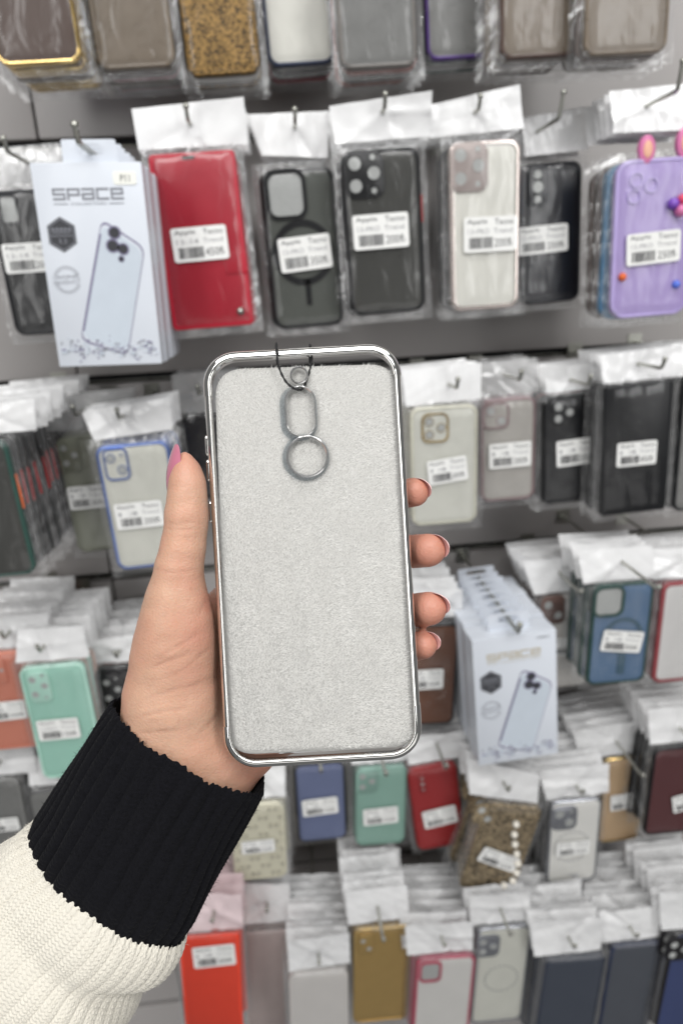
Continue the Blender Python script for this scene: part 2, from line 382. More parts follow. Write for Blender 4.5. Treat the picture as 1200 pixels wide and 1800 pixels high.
def packet(TL, TR, BL, hk, header, rim, back, label, w=0.076, Y=None, cam=None, lab=None, n=4, sp=0.014, alts=(), short=None, rr=0.011,
           hook_ext=0.014, hook_up=0.010, hmat=None, extra=None, jig=0.002, flat=False, rimw=0.0035, name='phone_case_packet', cam_rim=None, hook_side=0.0, film=True, keep_button=None):
    A1, B1 = at(*TL, 1.0), at(*TR, 1.0)
    Y = Y or 0.76 + 0.45 * (w / ((B1 - A1).length) - 0.76)   # evened out: neighbours hang at about the same depth
    A, B = at(*TL, Y), at(*TR, Y); roll = math.atan2(B.z - A.z, B.x - A.x)
    O = at(*hk, Y)
    X, Yv = Vector((math.cos(roll), 0, math.sin(roll))), Vector((-math.sin(roll), 0, math.cos(roll)))
    rot = Matrix((X, Yv, Vector((0, -1, 0)))).transposed().to_4x4()
    mw = Matrix.Translation(O) @ rot
    def P(u, v):
        d = at(u, v, Y) - O; return (d.dot(X), d.dot(Yv))
    a, b, c = P(*TL), P(*TR), P(*BL)
    W = b[0] - a[0]; H = a[1] - c[1]; cx, cy = (b[0] + c[0]) / 2, (b[1] + c[1]) / 2
    seed = random.randrange(9999); t = 0.010 if not flat else 0.014
    root = empty(name, label, 'packaged case', GROUPF, None, mw)
    hq = [P(*q) for q in header]
    o = bpy.data.objects.new('header', header_mesh(hq, (0, 0), seed, hmat or HEADER)); COL.objects.link(o); o.parent = root
    if film:
        o = bpy.data.objects.new('bag', film_mesh(cx - W / 2 - 0.008, cx + W / 2 + 0.008, cy - H / 2 - 0.009, cy + H / 2 + 0.007, W, H, cx, cy, seed)); COL.objects.link(o); o.parent = root
    ctr = (cx, cy)
    if flat:                                   # a folding wallet: two covers and a spine
        MB().prism(rrect(W, H, 0.004, 3, ctr), -0.0045, 0.0, bev=0.0012).build('front_cover', back, root)
        MB().prism(rrect(W - 0.003, H - 0.003, 0.004, 3, ctr), -t, -0.009, bev=0.001).build('rear_cover', back, root)
        MB().prism(rrect(W - 0.008, H - 0.008, 0.004, 3, ctr), -0.0092, -0.0042).build('inner_shell', DARK, root)
    else:
        out = rrect(W, H, rr, 7, ctr); inn = rrect(W - 2 * rimw, H - 2 * rimw, rr - rimw * 0.7, 7, ctr)
        mid = rrect(W - 0.0016, H - 0.0016, rr - 0.0008, 7, ctr)
        h = lambda p, z: np.column_stack([p, np.full(len(p), z)])
        MB().loft([h(mid, -t), h(out, -t + 0.0015), h(out, -0.0022), h(mid, -0.0006), h(rrect(W - 0.004, H - 0.004, rr - 0.002, 7, ctr), 0.0), h(inn, -0.0004), h(inn, -t)], closed=True).build('frame', rim, root)
        MB().prism(inn, -0.0035, -0.0012).build('back_plate', back, root)
    if cam:
        kind, ctl, cbr = cam; p, q = P(*ctl), P(*cbr)
        cw, chh = q[0] - p[0], p[1] - q[1]; cc = ((p[0] + q[0]) / 2, (p[1] + q[1]) / 2)
        cr = cam_rim or rim
        if kind == 'sq':
            s = MB().ring(rrect(cw, chh, cw * 0.27, 6, cc), rrect(cw * 0.82, chh * 0.84, cw * 0.2, 6, cc), -0.001, 0.0014).build('camera_surround', cr, root)
            MB().prism(rrect(cw * 0.82, chh * 0.84, cw * 0.2, 6, cc), -0.0012, -0.0006).build('foam_window', LENSGREY, s)
        else:
            if kind[0] == 'o':
                kind = kind[1:]; s = MB().ring(rrect(cw, chh, cw * 0.26, 6, cc), rrect(cw * 0.86, chh * 0.87, cw * 0.2, 6, cc), -0.002, 0.0012).prism(rrect(cw * 0.88, chh * 0.89, cw * 0.2, 6, cc), -0.002, 0.0003, 1).build('camera_surround', [cr, back], root)
            else:
                s = MB().prism(rrect(cw, chh, cw * 0.26, 6, cc), -0.002, 0.0009, bev=0.0006).build('camera_surround', cr, root)
            pts = {'tri5': [(-.24, .25, .185), (-.24, -.22, .185), (.24, .03, .185), (.22, .36, .085), (.22, -.34, .085)],
                   'tri': [(-.22, .22, .17), (-.22, -.22, .17), (.22, 0, .17)], 'duo': [(-.2, .2, .19), (.2, -.2, .19)],
                   'col': [(0, .28, .22), (0, -.02, .30), (0, -.32, .20)], 'diag': [(-.2, .2, .2), (.2, -.18, .2), (.25, .28, .08)]}[kind]
            for (fx, fy, fr) in pts:
                c0 = (cc[0] + fx * cw, cc[1] + fy * chh); r0 = fr * cw
                l = MB().ring(circ(r0, 18, c0), circ(r0 * 0.86, 18, c0), 0.0002, 0.0014).prism(circ(r0 * 0.87, 18, c0), 0.0009, 0.0012, 1).build('lens_hole', [cr, LENSGREY], s)
    if lab: sticker(root, P, *lab)
    if extra: extra(root, P, W, H, ctr)
    short = short or SHORT.get(label, label)
    nb = min(n, int((DW - 0.02 - Y) / sp))
    hvar = [header_mesh(hq, (0, 0), seed + 17 * q + 1, hmat or HEADER) for q in range(3)]
    for k in range(1, nb + 1):
        j = Matrix.Translation((random.uniform(-jig, jig), k * sp, random.uniform(-jig, jig) * 0.6))
        rz = Matrix.Rotation(random.uniform(-0.02, 0.02), 4, 'Z') @ Matrix.Rotation(random.uniform(-0.03, 0.03), 4, 'X')
        sw = None
        if alts:
            r_, b_ = alts[(k - 1) % len(alts)]; sw = {'frame': r_, 'back_plate': b_, 'camera_surround': r_}
        if keep_button: sw = dict(sw or {}, button=keep_button)
        copy_packet(root, j @ mw @ rz, f'{ORD[k]} packet back on the hook of the {short}', f'packets stacked behind the {short}', skip=('price_label', 'charm', 'price_label' if keep_button else 'button', 'ring_mark', 'print', 'pearl', 'stone_ring', 'ear', 'dot'), swap=sw, hmesh=hvar[k % 3])
    hook(O, Y, f'steel hook carrying the {short}', hook_ext, hook_up, hook_side)
    return root
pl = plastic
def ring_mark(cu, cv, rpx, tail, m):
    def fn(root, P, W, H, ctr):
        c = P(cu, cv); e = P(cu + rpx, cv); r = math.hypot(e[0] - c[0], e[1] - c[1])
        mb = MB().ring(circ(r, 32, c), circ(r * 0.80, 32, c), -0.0012, 0.0002)
        p, q = P(*tail[0]), P(*tail[1])
        mb.prism(rrect(abs(q[0] - p[0]), abs(q[1] - p[1]), 0.002, 3, ((p[0] + q[0]) / 2, (p[1] + q[1]) / 2)), -0.0012, 0.0002)
        mb.build('ring_mark', m, root)
    return fn
def button(px, m, w=6, h=44):
    def fn(root, P, W, H, ctr):
        c = P(*px)
        MB().prism(rrect(w * 0.0006, h * 0.0006, 0.001, 2), -0.001, 0.001, bev=0.0004).build('button', m, root).location = (ctr[0] + W / 2 + 0.0002, c[1], -0.005)
    return fn
BLACK = pl(17, 18, 21); SMOKE = mat('smoked plate', srgb(70, 70, 67), 0.3, noise=0.08, scale=20); GREENSMOKE = mat('green smoked plate', srgb(84, 87, 82), 0.4, noise=0.08, scale=20)
MILK = mat('milky clear plate', srgb(230, 229, 220), 0.45, noise=0.08, scale=40); ROSE = mat('rose silver plating', srgb(222, 210, 204), 0.16, 0.8)
MILK2 = mat('yellowed clear plate', srgb(217, 217, 207), 0.45, noise=0.08, scale=40)
NAVYB = pl(13, 15, 24); RED = mat('red wallet leather', srgb(176, 14, 42), 0.4, noise=0.1, scale=30, bump=0.12, bscale=900, coat=0.2)
REDBTN = pl(190, 40, 40); ORANGE = pl(225, 105, 50)
CLEARHEAD = see_through('clear header film', (0.93, 0.93, 0.93), 0.15, 0.08, 0.6, 60, 0.5, diffuse=0.32)

# ----- top row: only the lower ends of the cases show
def top_row(x0, x1, yb, rim, back, label, n, alts, sp=0.016, rise=6):
    packet((x0 - 22, yb - 310), (x1 - 22, yb - 310 - rise), (x0, yb), ((x0 + x1) / 2 - 30, yb - 360), [(x0 - 34, yb - 400), (x1 - 34, yb - 406), (x1 - 26, yb - 330), (x0 - 26, yb - 324)],
           rim, back, label, w=0.078, n=n, sp=sp, alts=alts, jig=0.0025)
BROWN = pl(84, 66, 58); TAN = mat('tan clear plate', srgb(124, 112, 98), 0.3, noise=0.1); PURPLE = pl(86, 60, 128); GREYC = mat('grey clear plate', srgb(128, 128, 126), 0.3)
NAVY = pl(44, 54, 82); GREEN = pl(52, 84, 76); GLIT = mat('gold glitter', srgb(122, 96, 54), 0.3, 0.6, noise=0.7, scale=420, bump=0.9, bscale=700, contrast=True)
top_row(-22, 138, 118, GOLD, BROWN, 'brown case with gold rim at the left end of the top row', 5, [(GOLD, PURPLE), (GOLD, PURPLE), (TAN, BROWN), (GOLD, TAN)])
top_row(160, 306, 124, TAN, TAN, 'tan clear case over a thick stack in the top row', 6, [(TAN, TAN), (BROWN, TAN), (pl(170, 96, 104), TAN)], sp=0.012)
top_row(322, 460, 136, GLIT, GLIT, 'gold glitter case hanging in the top row', 3, [(pl(210, 208, 204), MILK), (GLIT, GLIT)], sp=0.02)
top_row(468, 594, 118, NAVY, MILK, 'navy rimmed clear case hanging in the top row', 2, [(NAVYB, GREYC), (pl(150, 40, 56), GREYC)], sp=0.03)
top_row(600, 744, 122, pl(120, 116, 112), GREYC, 'grey rimmed clear case hanging in the top row', 3, [(pl(150, 90, 80), GREYC), (GREYC, GREYC)], sp=0.02)
top_row(756, 884, 106, PURPLE, GREYC, 'purple rimmed clear case hanging in the top row', 3, [(GREEN, GREYC), (GREYC, GREYC)], sp=0.014)
top_row(890, 1036, 104, BROWN, TAN, 'brown rimmed clear case hanging in the top row', 4, [(TAN, TAN), (BROWN, BROWN)], sp=0.012)
top_row(1042, 1198, 98, TAN, TAN, 'beige case at the right end of the top row', 4, [(BROWN, TAN), (TAN, TAN)], sp=0.012)

# ----- second row
TW = ('Apple', 'Tecno')
packet((-14, 336), (114, 328), (18, 592), (46, 284), [(-25, 258), (104, 250), (108, 318), (-16, 324)], NAVYB, BLACK, 'black case with pale square camera window left of the white carton',
       cam=('sq', (-6, 342), (38, 394)), lab=((5, 430), (98, 424), (12, 482), TW, '13-14 Trend', '200₺'), n=4, hmat=CLEARHEAD, hook_ext=0.05, cam_rim=NAVYB)
def wallet_extra(root, P, W, H, ctr):
    c = P(440, 460)
    MB().prism(rrect(W * 0.27, 0.021, 0.0015, 2), 0, 0.0009, bev=0.0004).build('clasp_strap', RED, root).location = (ctr[0] + W / 2 - W * 0.134, c[1], 0)
    c = P(423, 547); MB().ball((0, 0, 0), 0.0042).build('stud', STEEL, root).location = (c[0], c[1], 0)
    c = P(331, 277); MB().prism(rrect(0.012, 0.003, 0.0015, 3), 0.0002, 0.0005).build('speaker_slot', DARK, root).location = (c[0], c[1], 0)
    mb = MB(); x0, x1, y0, y1 = ctr[0] - W / 2 + 0.003, ctr[0] + W / 2 - 0.003, ctr[1] - H / 2 + 0.004, ctr[1] + H / 2 - 0.003
    for i in range(28):
        x = x0 + (x1 - x0) * i / 28; mb.box(x, x + 0.0016, y0, y0 + 0.0004, 0, 0.0004); mb.box(x, x + 0.0016, y1, y1 + 0.0004, 0, 0.0004)
    mb.build('stitching', RED, root)
packet((262, 272), (414, 262), (303, 582), (333, 216), [(229, 188), (428, 170), (436, 252), (242, 262)], RED, RED, 'glossy red wallet case in a clear bag', flat=True, w=0.080,
       lab=((300, 403), (397, 394), (308, 463), TW, '13-14 Trend', '450₺'), n=4, extra=wallet_extra, hook_ext=0.012)
packet((459, 300), (588, 291), (482, 580), (518, 222), [(434, 198), (577, 194), (577, 276), (460, 272)], BLACK, GREENSMOKE, 'smoky case with a square camera window and black ring',
       cam=('sq', (462, 300), (542, 384)), lab=((487, 421), (578, 409), (495, 481), TW, '13-PRO Trend', '350₺'), n=4, extra=ring_mark(533, 444, 54, ((536, 490), (549, 536)), BLACK), hook_ext=0.016)
packet((599, 266), (738, 256), (617, 556), (672, 196), [(579, 184), (757, 162), (757, 238), (590, 252)], BLACK, SMOKE, 'dark grey case with three camera holes and a red side button',
       cam=('tri5', (603, 268), (677, 347)), lab=((617, 380), (715, 372), (623, 441), TW, '13-PRO Trend', '200₺'), n=4, extra=button((745, 365), REDBTN), hook_ext=0.014)
packet((784, 250), (911, 243), (797, 548), (836, 196), [(752, 184), (914, 147), (922, 224), (756, 241)], ROSE, MILK, 'rose silver rimmed clear case with a pinkish camera plate',
       cam=('tri5', (791, 252), (857, 336)), lab=((812, 383), (905, 378), (815, 445), TW, '13-PRO Trend', '200₺'), n=4, alts=[(BLACK, BLACK), (ROSE, MILK), (pl(40, 40, 44), SMOKE)], hook_ext=0.010, cam_rim=pl(168, 156, 152), rimw=0.0048)
packet((908, 290), (1018, 281), (920, 536), (946, 230), [(918, 206), (1034, 186), (1036, 262), (924, 274)], NAVYB, NAVYB, 'slim black case with a tall camera island right of the rose silver case',
       cam=('col', (926, 292), (962, 362)), lab=((905, 402), (994, 392), (910, 450), TW, '13-PRO Trend', '250₺'), n=4, hook_ext=0.055, hook_up=0.022, hook_side=0.002, alts=[(NAVYB, NAVYB), (pl(120, 100, 92), TAN)])
LILAC = pl(176, 156, 214); PINK = pl(214, 120, 168); LILAC2 = pl(188, 172, 224); BLUE = pl(92, 140, 178)
def lilac_extra(root, P, W, H, ctr):
    for (u, v, r) in ((1138, 262, 22), (1206, 250, 24)):
        c = P(u, v); pts = [(c[0] + math.cos(a) * r * 0.00040, c[1] + math.sin(a) * r * 0.00062, 0) for a in np.linspace(0, 2 * PI, 16, endpoint=False)]
        e = MB().prism([p[:2] for p in pts], -0.008, 0.0, bev=0.002).build('ear', PINK, root)
        MB().prism([(c[0] + (p[0] - c[0]) * 0.55, c[1] + (p[1] - c[1]) * 0.6) for p in pts], -0.001, 0.0008, bev=0.0005).build('ear_lining', pl(232, 178, 150), e)
    for (u, v, m) in ((1093, 487, ORANGE), (1187, 500, pl(90, 120, 220))):
        c = P(u, v); MB().ball((0, 0, 0), 0.0045).build('dot', m, root).location = (c[0], c[1], 0)
    c = P(1186, 362); ch = empty('charm', parent=root); ch.location = (c[0], c[1], 0.003)
    MB().ball((-0.004, 0.002, 0), 0.006).build('bead', pl(126, 80, 186), ch); MB().ball((0.005, 0.006, 0.001), 0.005).build('bead', pl(226, 80, 110), ch); MB().ball((0.004, -0.005, 0.001), 0.0065).build('bead', PINK, ch)
    for (u, v, r) in ((1118, 316, 15), (1144, 325, 15), (1114, 345, 15)):
        c = P(u, v); MB().ring(circ(r * 0.0005, 20, c), circ(r * 0.00038, 20, c), -0.0012, 0.0006).build('ring_mark', LILAC2, root)
packet((1082, 282), (1226, 272), (1074, 562), (1140, 184), [(1078, 155), (1240, 142), (1238, 226), (1080, 232)], LILAC2, LILAC, 'lilac case with pink ears at the right edge of the second row',
       lab=((1100, 413), (1195, 402), (1097, 469), TW, '13-PRO Trend', '250₺'), n=4, alts=[(BLUE, BLUE), (BLUE, pl(110, 150, 180)), (BROWN, TAN), (BROWN, TAN)], extra=lilac_extra, hook_ext=0.05, hook_up=0.022, rr=0.016, w=0.083, jig=0.003)

# ----- white cartons
CARD = mat('white carton', srgb(212, 217, 225), 0.4, noise=0.03, scale=20, coat=0.15); GREYINK = mat('silver grey print', srgb(132, 134, 142), 0.4); BLUEINK = mat('pale blue print', srgb(196, 205, 215), 0.45, noise=0.05)
DKINK = mat('charcoal print', srgb(52, 53, 58), 0.4); VIOLET = mat('violet grey print', srgb(128, 124, 150), 0.45, noise=0.2, scale=200)
def stroke(mb, pts, w, z, mi=0):
    pts = [np.array(p) for p in pts]
    for a, b in zip(pts, pts[1:]):
        d = (b - a); L = np.linalg.norm(d); d = d / L; n = np.array([-d[1], d[0]]) * w / 2; e = d * w / 2
        q = [a - e - n, b + e - n, b + e + n, a - e + n]
        mb.add([(x[0], x[1], z) for x in q], [(0, 1, 2, 3)], mi); z += 4e-6
    return z
LET = {'S': [[(1, 1), (0, 1), (0, .5), (1, .5), (1, 0), (0, 0)]], 'P': [[(0, 0), (0, 1), (1, 1), (1, .42), (0, .42)]], 'A': [[(0, 1), (1, 1), (1, 0), (0, 0), (0, .5), (1, .5)]],
       'C': [[(1, 1), (0, 1), (0, 0), (1, 0)]], 'E': [[(0, .5), (1, .5), (1, 1), (0, 1), (0, 0), (1, 0)]]}
def carton(W, H, T, mw, label, group, front=True, gold=False):
    root = empty('phone_case_carton', label, 'carton', group, None, mw)   # origin: hang hole; body below
    top = -0.012
    MB().prism(rrect(W, H, 0.0008, 1, (0, top - H / 2)), -T, 0, bev=0.0004).build('carton_body', CARD, root)
    q = rrect(W * 0.5, 0.030, 0.002, 3, (0, top + 0.006)); hole = rrect(W * 0.27, 0.0085, 0.004, 5, (0, 0.001))
    # hang tab: a sheet with a euro slot
    n = len(q)
    h = lambda p, z: np.column_stack([p, np.full(len(p), z)])
    q8 = rrect(W * 0.5, 0.030, 0.002, 5, (0, top + 0.006))
    MB().ring(q8, hole, -T + 0.0002, -T + 0.0009).build('hang_tab', CARD, root)
    if not front: return root
    N = lambda fx, fy: (-W / 2 + fx * W, top - fy * H)
    mb = MB(); z = 0.0003
    x0, x1 = 0.16, 0.82; cwid = (x1 - x0) / 5
    for i, ch in enumerate('SPACE'):
        for pl_ in LET[ch]:
            stroke(mb, [N(x0 + cwid * (i + 0.10) + p[0] * cwid * 0.74, 0.168 - p[1] * 0.045) for p in pl_], W * 0.019, z)
    put_text(mb, 'COLLECTION', *N(0.32, 0.197), W * 0.32, H * 0.013, z)
    for a, b in ((0.17, 0.29), (0.67, 0.80)):
        stroke(mb, [N(a, 0.191), N(b, 0.191)], W * 0.008, z)
    mb.build('title_print', mat('pale gold print', srgb(188, 178, 154), 0.4) if gold else GREYINK, root, smooth=False)
    c = N(0.20, 0.335); r = W * 0.145
    b = MB(); hexa = np.array([(c[0] + r * math.cos(PI / 6 + k * PI / 3), c[1] + r * 1.08 * math.sin(PI / 6 + k * PI / 3)) for k in range(6)])
    b.prism(hexa, 0.0001, 0.0004); b.ring(c + (hexa - c) * 0.92, c + (hexa - c) * 0.86, 0.0004, 0.0005, 1)
    b.box(c[0] - r * 0.6, c[0] + r * 0.6, c[1] + r * 0.10, c[1] + r * 0.16, 0.0004, 0.0006, 1); b.box(c[0] - r * 0.7, c[0] + r * 0.7, c[1] - r * 0.10, c[1] - r * 0.05, 0.0004, 0.0006, 1)
    for k in range(5): b.prism(circ(r * 0.09, 10, (c[0] + (k - 2) * r * 0.26, c[1] + r * 0.32)), 0.0004, 0.0006, 1)
    put_text(b, '3.3', c[0] - r * 0.25, c[1] - r * 0.55, r * 0.5, r * 0.3, 0.0006, 1)
    b.build('hexagon_badge', [DKINK, GREYINK], root, smooth=False)
    c = N(0.19, 0.555); r = W * 0.125; b = MB()
    for k in range(26):
        a = 2 * PI * k / 26
        if abs(math.sin(a)) > 0.35: stroke(b, [(c[0] + r * 0.82 * math.cos(a), c[1] + r * 0.82 * math.sin(a)), (c[0] + r * math.cos(a), c[1] + r * math.sin(a))], W * 0.01, z)
    put_text(b, 'ORIGINAL', c[0] - r, c[1] + r * 0.03, r * 2, r * 0.26, z, 0, 0.06); put_text(b, 'PRODUCT', c[0] - r, c[1] - r * 0.36, r * 2, r * 0.26, z, 0, 0.06)
    b.build('round_stamp', GREYINK, root, smooth=False)
    # printed picture of a clear case
    quad = [np.array(N(*p)) for p in ((0.58, 0.262), (0.955, 0.405), (0.675, 0.955), (0.235, 0.865))]
    def rq(s):                                # rounded quad
        g = sum(quad) / 4; Q = [g + (p - g) * s for p in quad]; out = []
        for i in range(4):
            a, p, d = Q[i - 1], Q[i], Q[(i + 1) % 4]
            e = p + (a - p) / np.linalg.norm(a - p) * W * 0.09; f = p + (d - p) / np.linalg.norm(d - p) * W * 0.09
            for t in np.linspace(0, 1, 6): out.append((1 - t) ** 2 * e + 2 * t * (1 - t) * p + t * t * f)
        return np.array(out)[::-1]
    b = MB(); b.prism(rq(1.0), 0.0001, 0.0003, 1); b.prism(rq(0.965), 0.0003, 0.0005, 0); b.prism(rq(0.93), 0.0005, 0.0007, 2)
    e0, e1 = quad[0], quad[3]; stroke(b, [e0 + (e1 - e0) * 0.12 + (quad[1] - e0) * 0.035, e0 + (e1 - e0) * 0.9 + (quad[1] - e0) * 0.035], W * 0.02, 0.0009, 1)
    for fx, fy, fr in ((0.685, 0.33, 0.05), (0.655, 0.393, 0.052), (0.75, 0.41, 0.045), (0.722, 0.458, 0.024)):
        cc = N(fx, fy); b.prism(circ(W * fr * 1.25, 16, cc), 0.0007, 0.0010, 1); b.prism(circ(W * fr * 0.95, 16, cc), 0.0010, 0.0012, 3)
    b.build('printed_picture', [CARD, VIOLET, BLUEINK, DKINK], root, smooth=False)
    b = MB(); g = np.random.default_rng(5)
    for k in range(170):
        fx = g.uniform(0.05, 0.97); fy = 0.93 + g.normal() * 0.022 - 0.02 * abs(math.sin(fx * 9)); s = g.uniform(0.004, 0.026) * W
        p = N(fx, min(fy, 0.985)); a0 = g.uniform(0, 6)
        b.prism([(p[0] + s * math.cos(a0 + t) * g.uniform(.5, 1), p[1] + s * 0.7 * math.sin(a0 + t) * g.uniform(.5, 1)) for t in (0, 1.4, 2.9, 4.4)], 0.0002, 0.0007 + k * 2e-6, int(g.integers(0, 3)))
    b.build('ice_print', [GREYINK, VIOLET, BLUEINK], root, smooth=False)
    if not gold:
        p = N(0.73, 0.105); s = MB().prism(rrect(W * 0.21, H * 0.062, 0.002, 3, (p[0] + W * 0.105, p[1] + H * 0.031)), 0.0002, 0.0005).build('sticker', mat('cream sticker', srgb(240, 240, 232), 0.6), root)
        t = MB(); put_text(t, 'P11', p[0] + W * 0.065, p[1] + H * 0.014, W * 0.085, H * 0.032, 0.0007); t.build('print', INK, s, smooth=False)
    else:
        p = N(0.76, 0.05); t = MB(); put_text(t, '13PRO', p[0], p[1], W * 0.16, H * 0.014, 0.0005); t.build('sticker', INK, root, smooth=False)
    return root
def carton_stack(TL, TR, BL, Y, T, n, label, short, gold=False, tilt=0.0):
    A, B, C = at(*TL, Y), at(*TR, Y), at(*BL, Y)
    roll = math.atan2(B.z - A.z, B.x - A.x); X = Vector((math.cos(roll), 0, math.sin(roll))); Yv = Vector((-math.sin(roll), 0, math.cos(roll)))
    W = (B - A).length; H = (A - C).dot(Yv); top = A + X * W / 2 - Yv * 0.0 + X * ((C - A).dot(X) / 2) * 1.0
    shear = (C - A).dot(X)
    O = top + Yv * 0.012
    rot = Matrix((X, Yv, Vector((0, -1, 0)))).transposed().to_4x4() @ Matrix.Rotation(tilt, 4, 'X')
    for k in range(n):
        mw = Matrix.Translation(O + Vector((random.uniform(-1, 1) * 0.0012 * (k > 0), k * (T + 0.0012), random.uniform(-1, 1) * 0.001 * (k > 0)))) @ rot
        carton(W, H, T, mw, label if k == 0 else f'{ORD[k]} carton back in the stack of the {short}', 'white phone case cartons' if k == 0 else f'cartons stacked behind the {short}', k == 0, gold)
    hook(O + Vector((0, 0, 0.0)), Y + T, f'steel hook carrying the {short}', 0.034, 0.012, 0.0, 0.0026)
carton_stack((55, 286), (251, 284), (103, 645), 0.665, 0.019, 7, 'white carton with a hanging tab, printed with a clear case, left of the red wallet', 'large white carton beside the red wallet')

# ----- third row
CHARC = pl(30, 28, 31)
packet((-112, 784), (32, 770), (-92, 1026), (-30, 728), [(-124, 720), (58, 702), (62, 758), (-114, 770)], GREEN, SMOKE, 'dark green edged case at the left edge of the third row', n=12, Y=0.68, alts=[(CHARC, SMOKE), (BLACK, BLACK), (BLACK, BLACK)],
       extra=button((30, 866), ORANGE, 6, 60), sp=0.0165, jig=0.003, keep_button=REDBTN)
packet((94, 770), (206, 760), (140, 972), (146, 722), [(70, 702), (226, 690), (226, 752), (80, 760)], mat('olive clear rim', srgb(128, 130, 116), 0.3), mat('olive clear plate', srgb(150, 152, 138), 0.4), 'olive clear case half hidden behind the blue rimmed case',
       cam=('tri', (98, 772), (148, 828)), lab=((118, 856), (182, 850), (126, 896), TW, '13 Trend', '200₺'), n=4, hmat=CLEARHEAD, hook_ext=0.03, cam_rim=mat('olive clear rim', (0, 0, 0)))
BLUERIM = mat('metallic blue rim', srgb(112, 134, 192), 0.22, 0.5)
packet((166, 786), (296, 773), (207, 1004), (215, 732), [(139, 728), (299, 698), (303, 756), (164, 776)], BLUERIM, MILK2, 'blue rimmed clear case beside the thumb',
       cam=('odiag', (178, 790), (232, 842)), lab=((200, 886), (284, 877), (208, 931), TW, '13 Trend', '200₺'), n=4, hook_ext=0.014)
packet((306, 738), (400, 730), (340, 880), (352, 690), [(300, 660), (410, 652), (414, 722), (308, 728)], CHARC, CHARC, 'dark case behind the thumb and the held case', n=4, w=0.07, hmat=CLEARHEAD)
packet((716, 718), (836, 710), (728, 926), (790, 676), [(708, 652), (846, 638), (846, 702), (714, 716)], mat('yellow clear rim', srgb(204, 202, 186), 0.25), MILK2, 'clear case with a glittering gold camera ring right of the held case',
       cam=('otri', (740, 728), (788, 776)), lab=((749, 811), (818, 799), (753, 853), TW, '14 Trend', '200₺'), n=4, cam_rim=GOLD, hook_ext=0.03)
packet((842, 704), (940, 696), (848, 884), (890, 660), [(846, 642), (948, 630), (948, 688), (846, 698)], pl(150, 128, 130), mat('pinkish clear plate', srgb(180, 176, 170), 0.4), 'pinkish clear case with two lens rings in the third row',
       cam=('oduo', (848, 710), (894, 752)), lab=((856, 781), (930, 774), (860, 824), TW, '13 Trend', '200₺'), n=4, hmat=CLEARHEAD, hook_ext=0.045, w=0.072)
packet((952, 700), (1056, 690), (956, 888), (1004, 668), [(958, 650), (1062, 634), (1062, 680), (962, 694)], BLACK, BLACK, 'glossy black case with three pale lenses in the third row',
       cam=('tri', (968, 704), (1012, 746)), lab=((975, 776), (1045, 766), (977, 821), TW, '13 Trend', '200₺'), n=4, hook_ext=0.045, alts=[(BLACK, BLACK), (pl(140, 40, 48), BLACK)], w=0.076)
packet((1064, 680), (1184, 668), (1054, 908), (1124, 640), [(1058, 626), (1204, 606), (1204, 662), (1062, 676)], BLACK, BLACK, 'black wallet case at the right of the third row', flat=True,
       lab=((1083, 779), (1153, 772), (1080, 821), TW, '13 Trend', '450₺'), n=4, hook_ext=0.045, w=0.080)
packet((1196, 660), (1310, 650), (1186, 900), (1246, 620), [(1190, 606), (1320, 596), (1320, 646), (1192, 656)], BLACK, GREYC, 'grey clear case cut by the right edge of the third row', n=3, w=0.078)

# ----- fourth row
CORAL = pl(216, 136, 114, 0.45); MINT = pl(166, 216, 198, 0.4); MINTR = pl(186, 228, 212)
packet((-46, 1152), (66, 1142), (-26, 1322), (16, 1112), [(-50, 1092), (84, 1080), (88, 1136), (-44, 1148)], CORAL, CORAL, 'coral case at the left edge of the fourth row',
       cam=('tri', (-20, 1156), (16, 1200)), lab=((-28, 1236), (46, 1228), (-24, 1268), TW, '13 Trend', '200₺'), n=7, sp=0.016)
packet((36, 1176), (152, 1164), (72, 1372), (76, 1138), [(28, 1112), (146, 1100), (156, 1158), (26, 1168)], MINTR, MINT, 'mint green case in the fourth row beside the sleeve',
       cam=('tri5', (44, 1182), (96, 1232)), lab=((65, 1266), (138, 1259), (71, 1301), TW, '11PRO Trend', '150₺'), n=8, sp=0.014, alts=[(pl(222, 190, 176), CORAL), (MINTR, MINT)], hook_ext=0.01, jig=0.004)
packet((166, 1176), (268, 1168), (196, 1372), (210, 1146), [(156, 1128), (268, 1112), (272, 1160), (166, 1172)], CHARC, CHARC, 'charcoal case between the mint case and the wrist', cam=('tri5', (176, 1186), (222, 1240)), n=8, sp=0.014, alts=[(CORAL, CORAL), (CHARC, CHARC)], jig=0.004)
WOOD = mat('brown wooden back', srgb(104, 66, 46), 0.4, noise=0.25, scale=60)
packet((706, 1100), (806, 1096), (704, 1278), (776, 1060), [(700, 1040), (812, 1034), (814, 1086), (704, 1092)], BLACK, WOOD, 'brown wood backed case behind the little finger',
       lab=((716, 1178), (778, 1174), (716, 1212), TW, '13 Trend', '200₺'), n=8, sp=0.016)
carton_stack((828, 1128), (976, 1106), (842, 1346), 0.700, 0.019, 8, 'white carton printed with a clear case, front of the stack right of the fingers', 'carton right of the fingers', gold=True)
packet((942, 1054), (1030, 1044), (956, 1212), (984, 1008), [(920, 990), (1038, 976), (1044, 1036), (940, 1048)], pl(206, 202, 196), pl(218, 214, 208), 'cream white case with a brown camera plate beside the carton stack',
       cam=('duo', (950, 1050), (992, 1094)), cam_rim=pl(110, 88, 82), lab=((966, 1122), (1014, 1118), (968, 1152), TW, '12 Trend', '200₺'), n=5, hook_ext=0.06, hook_up=0.004, w=0.074)
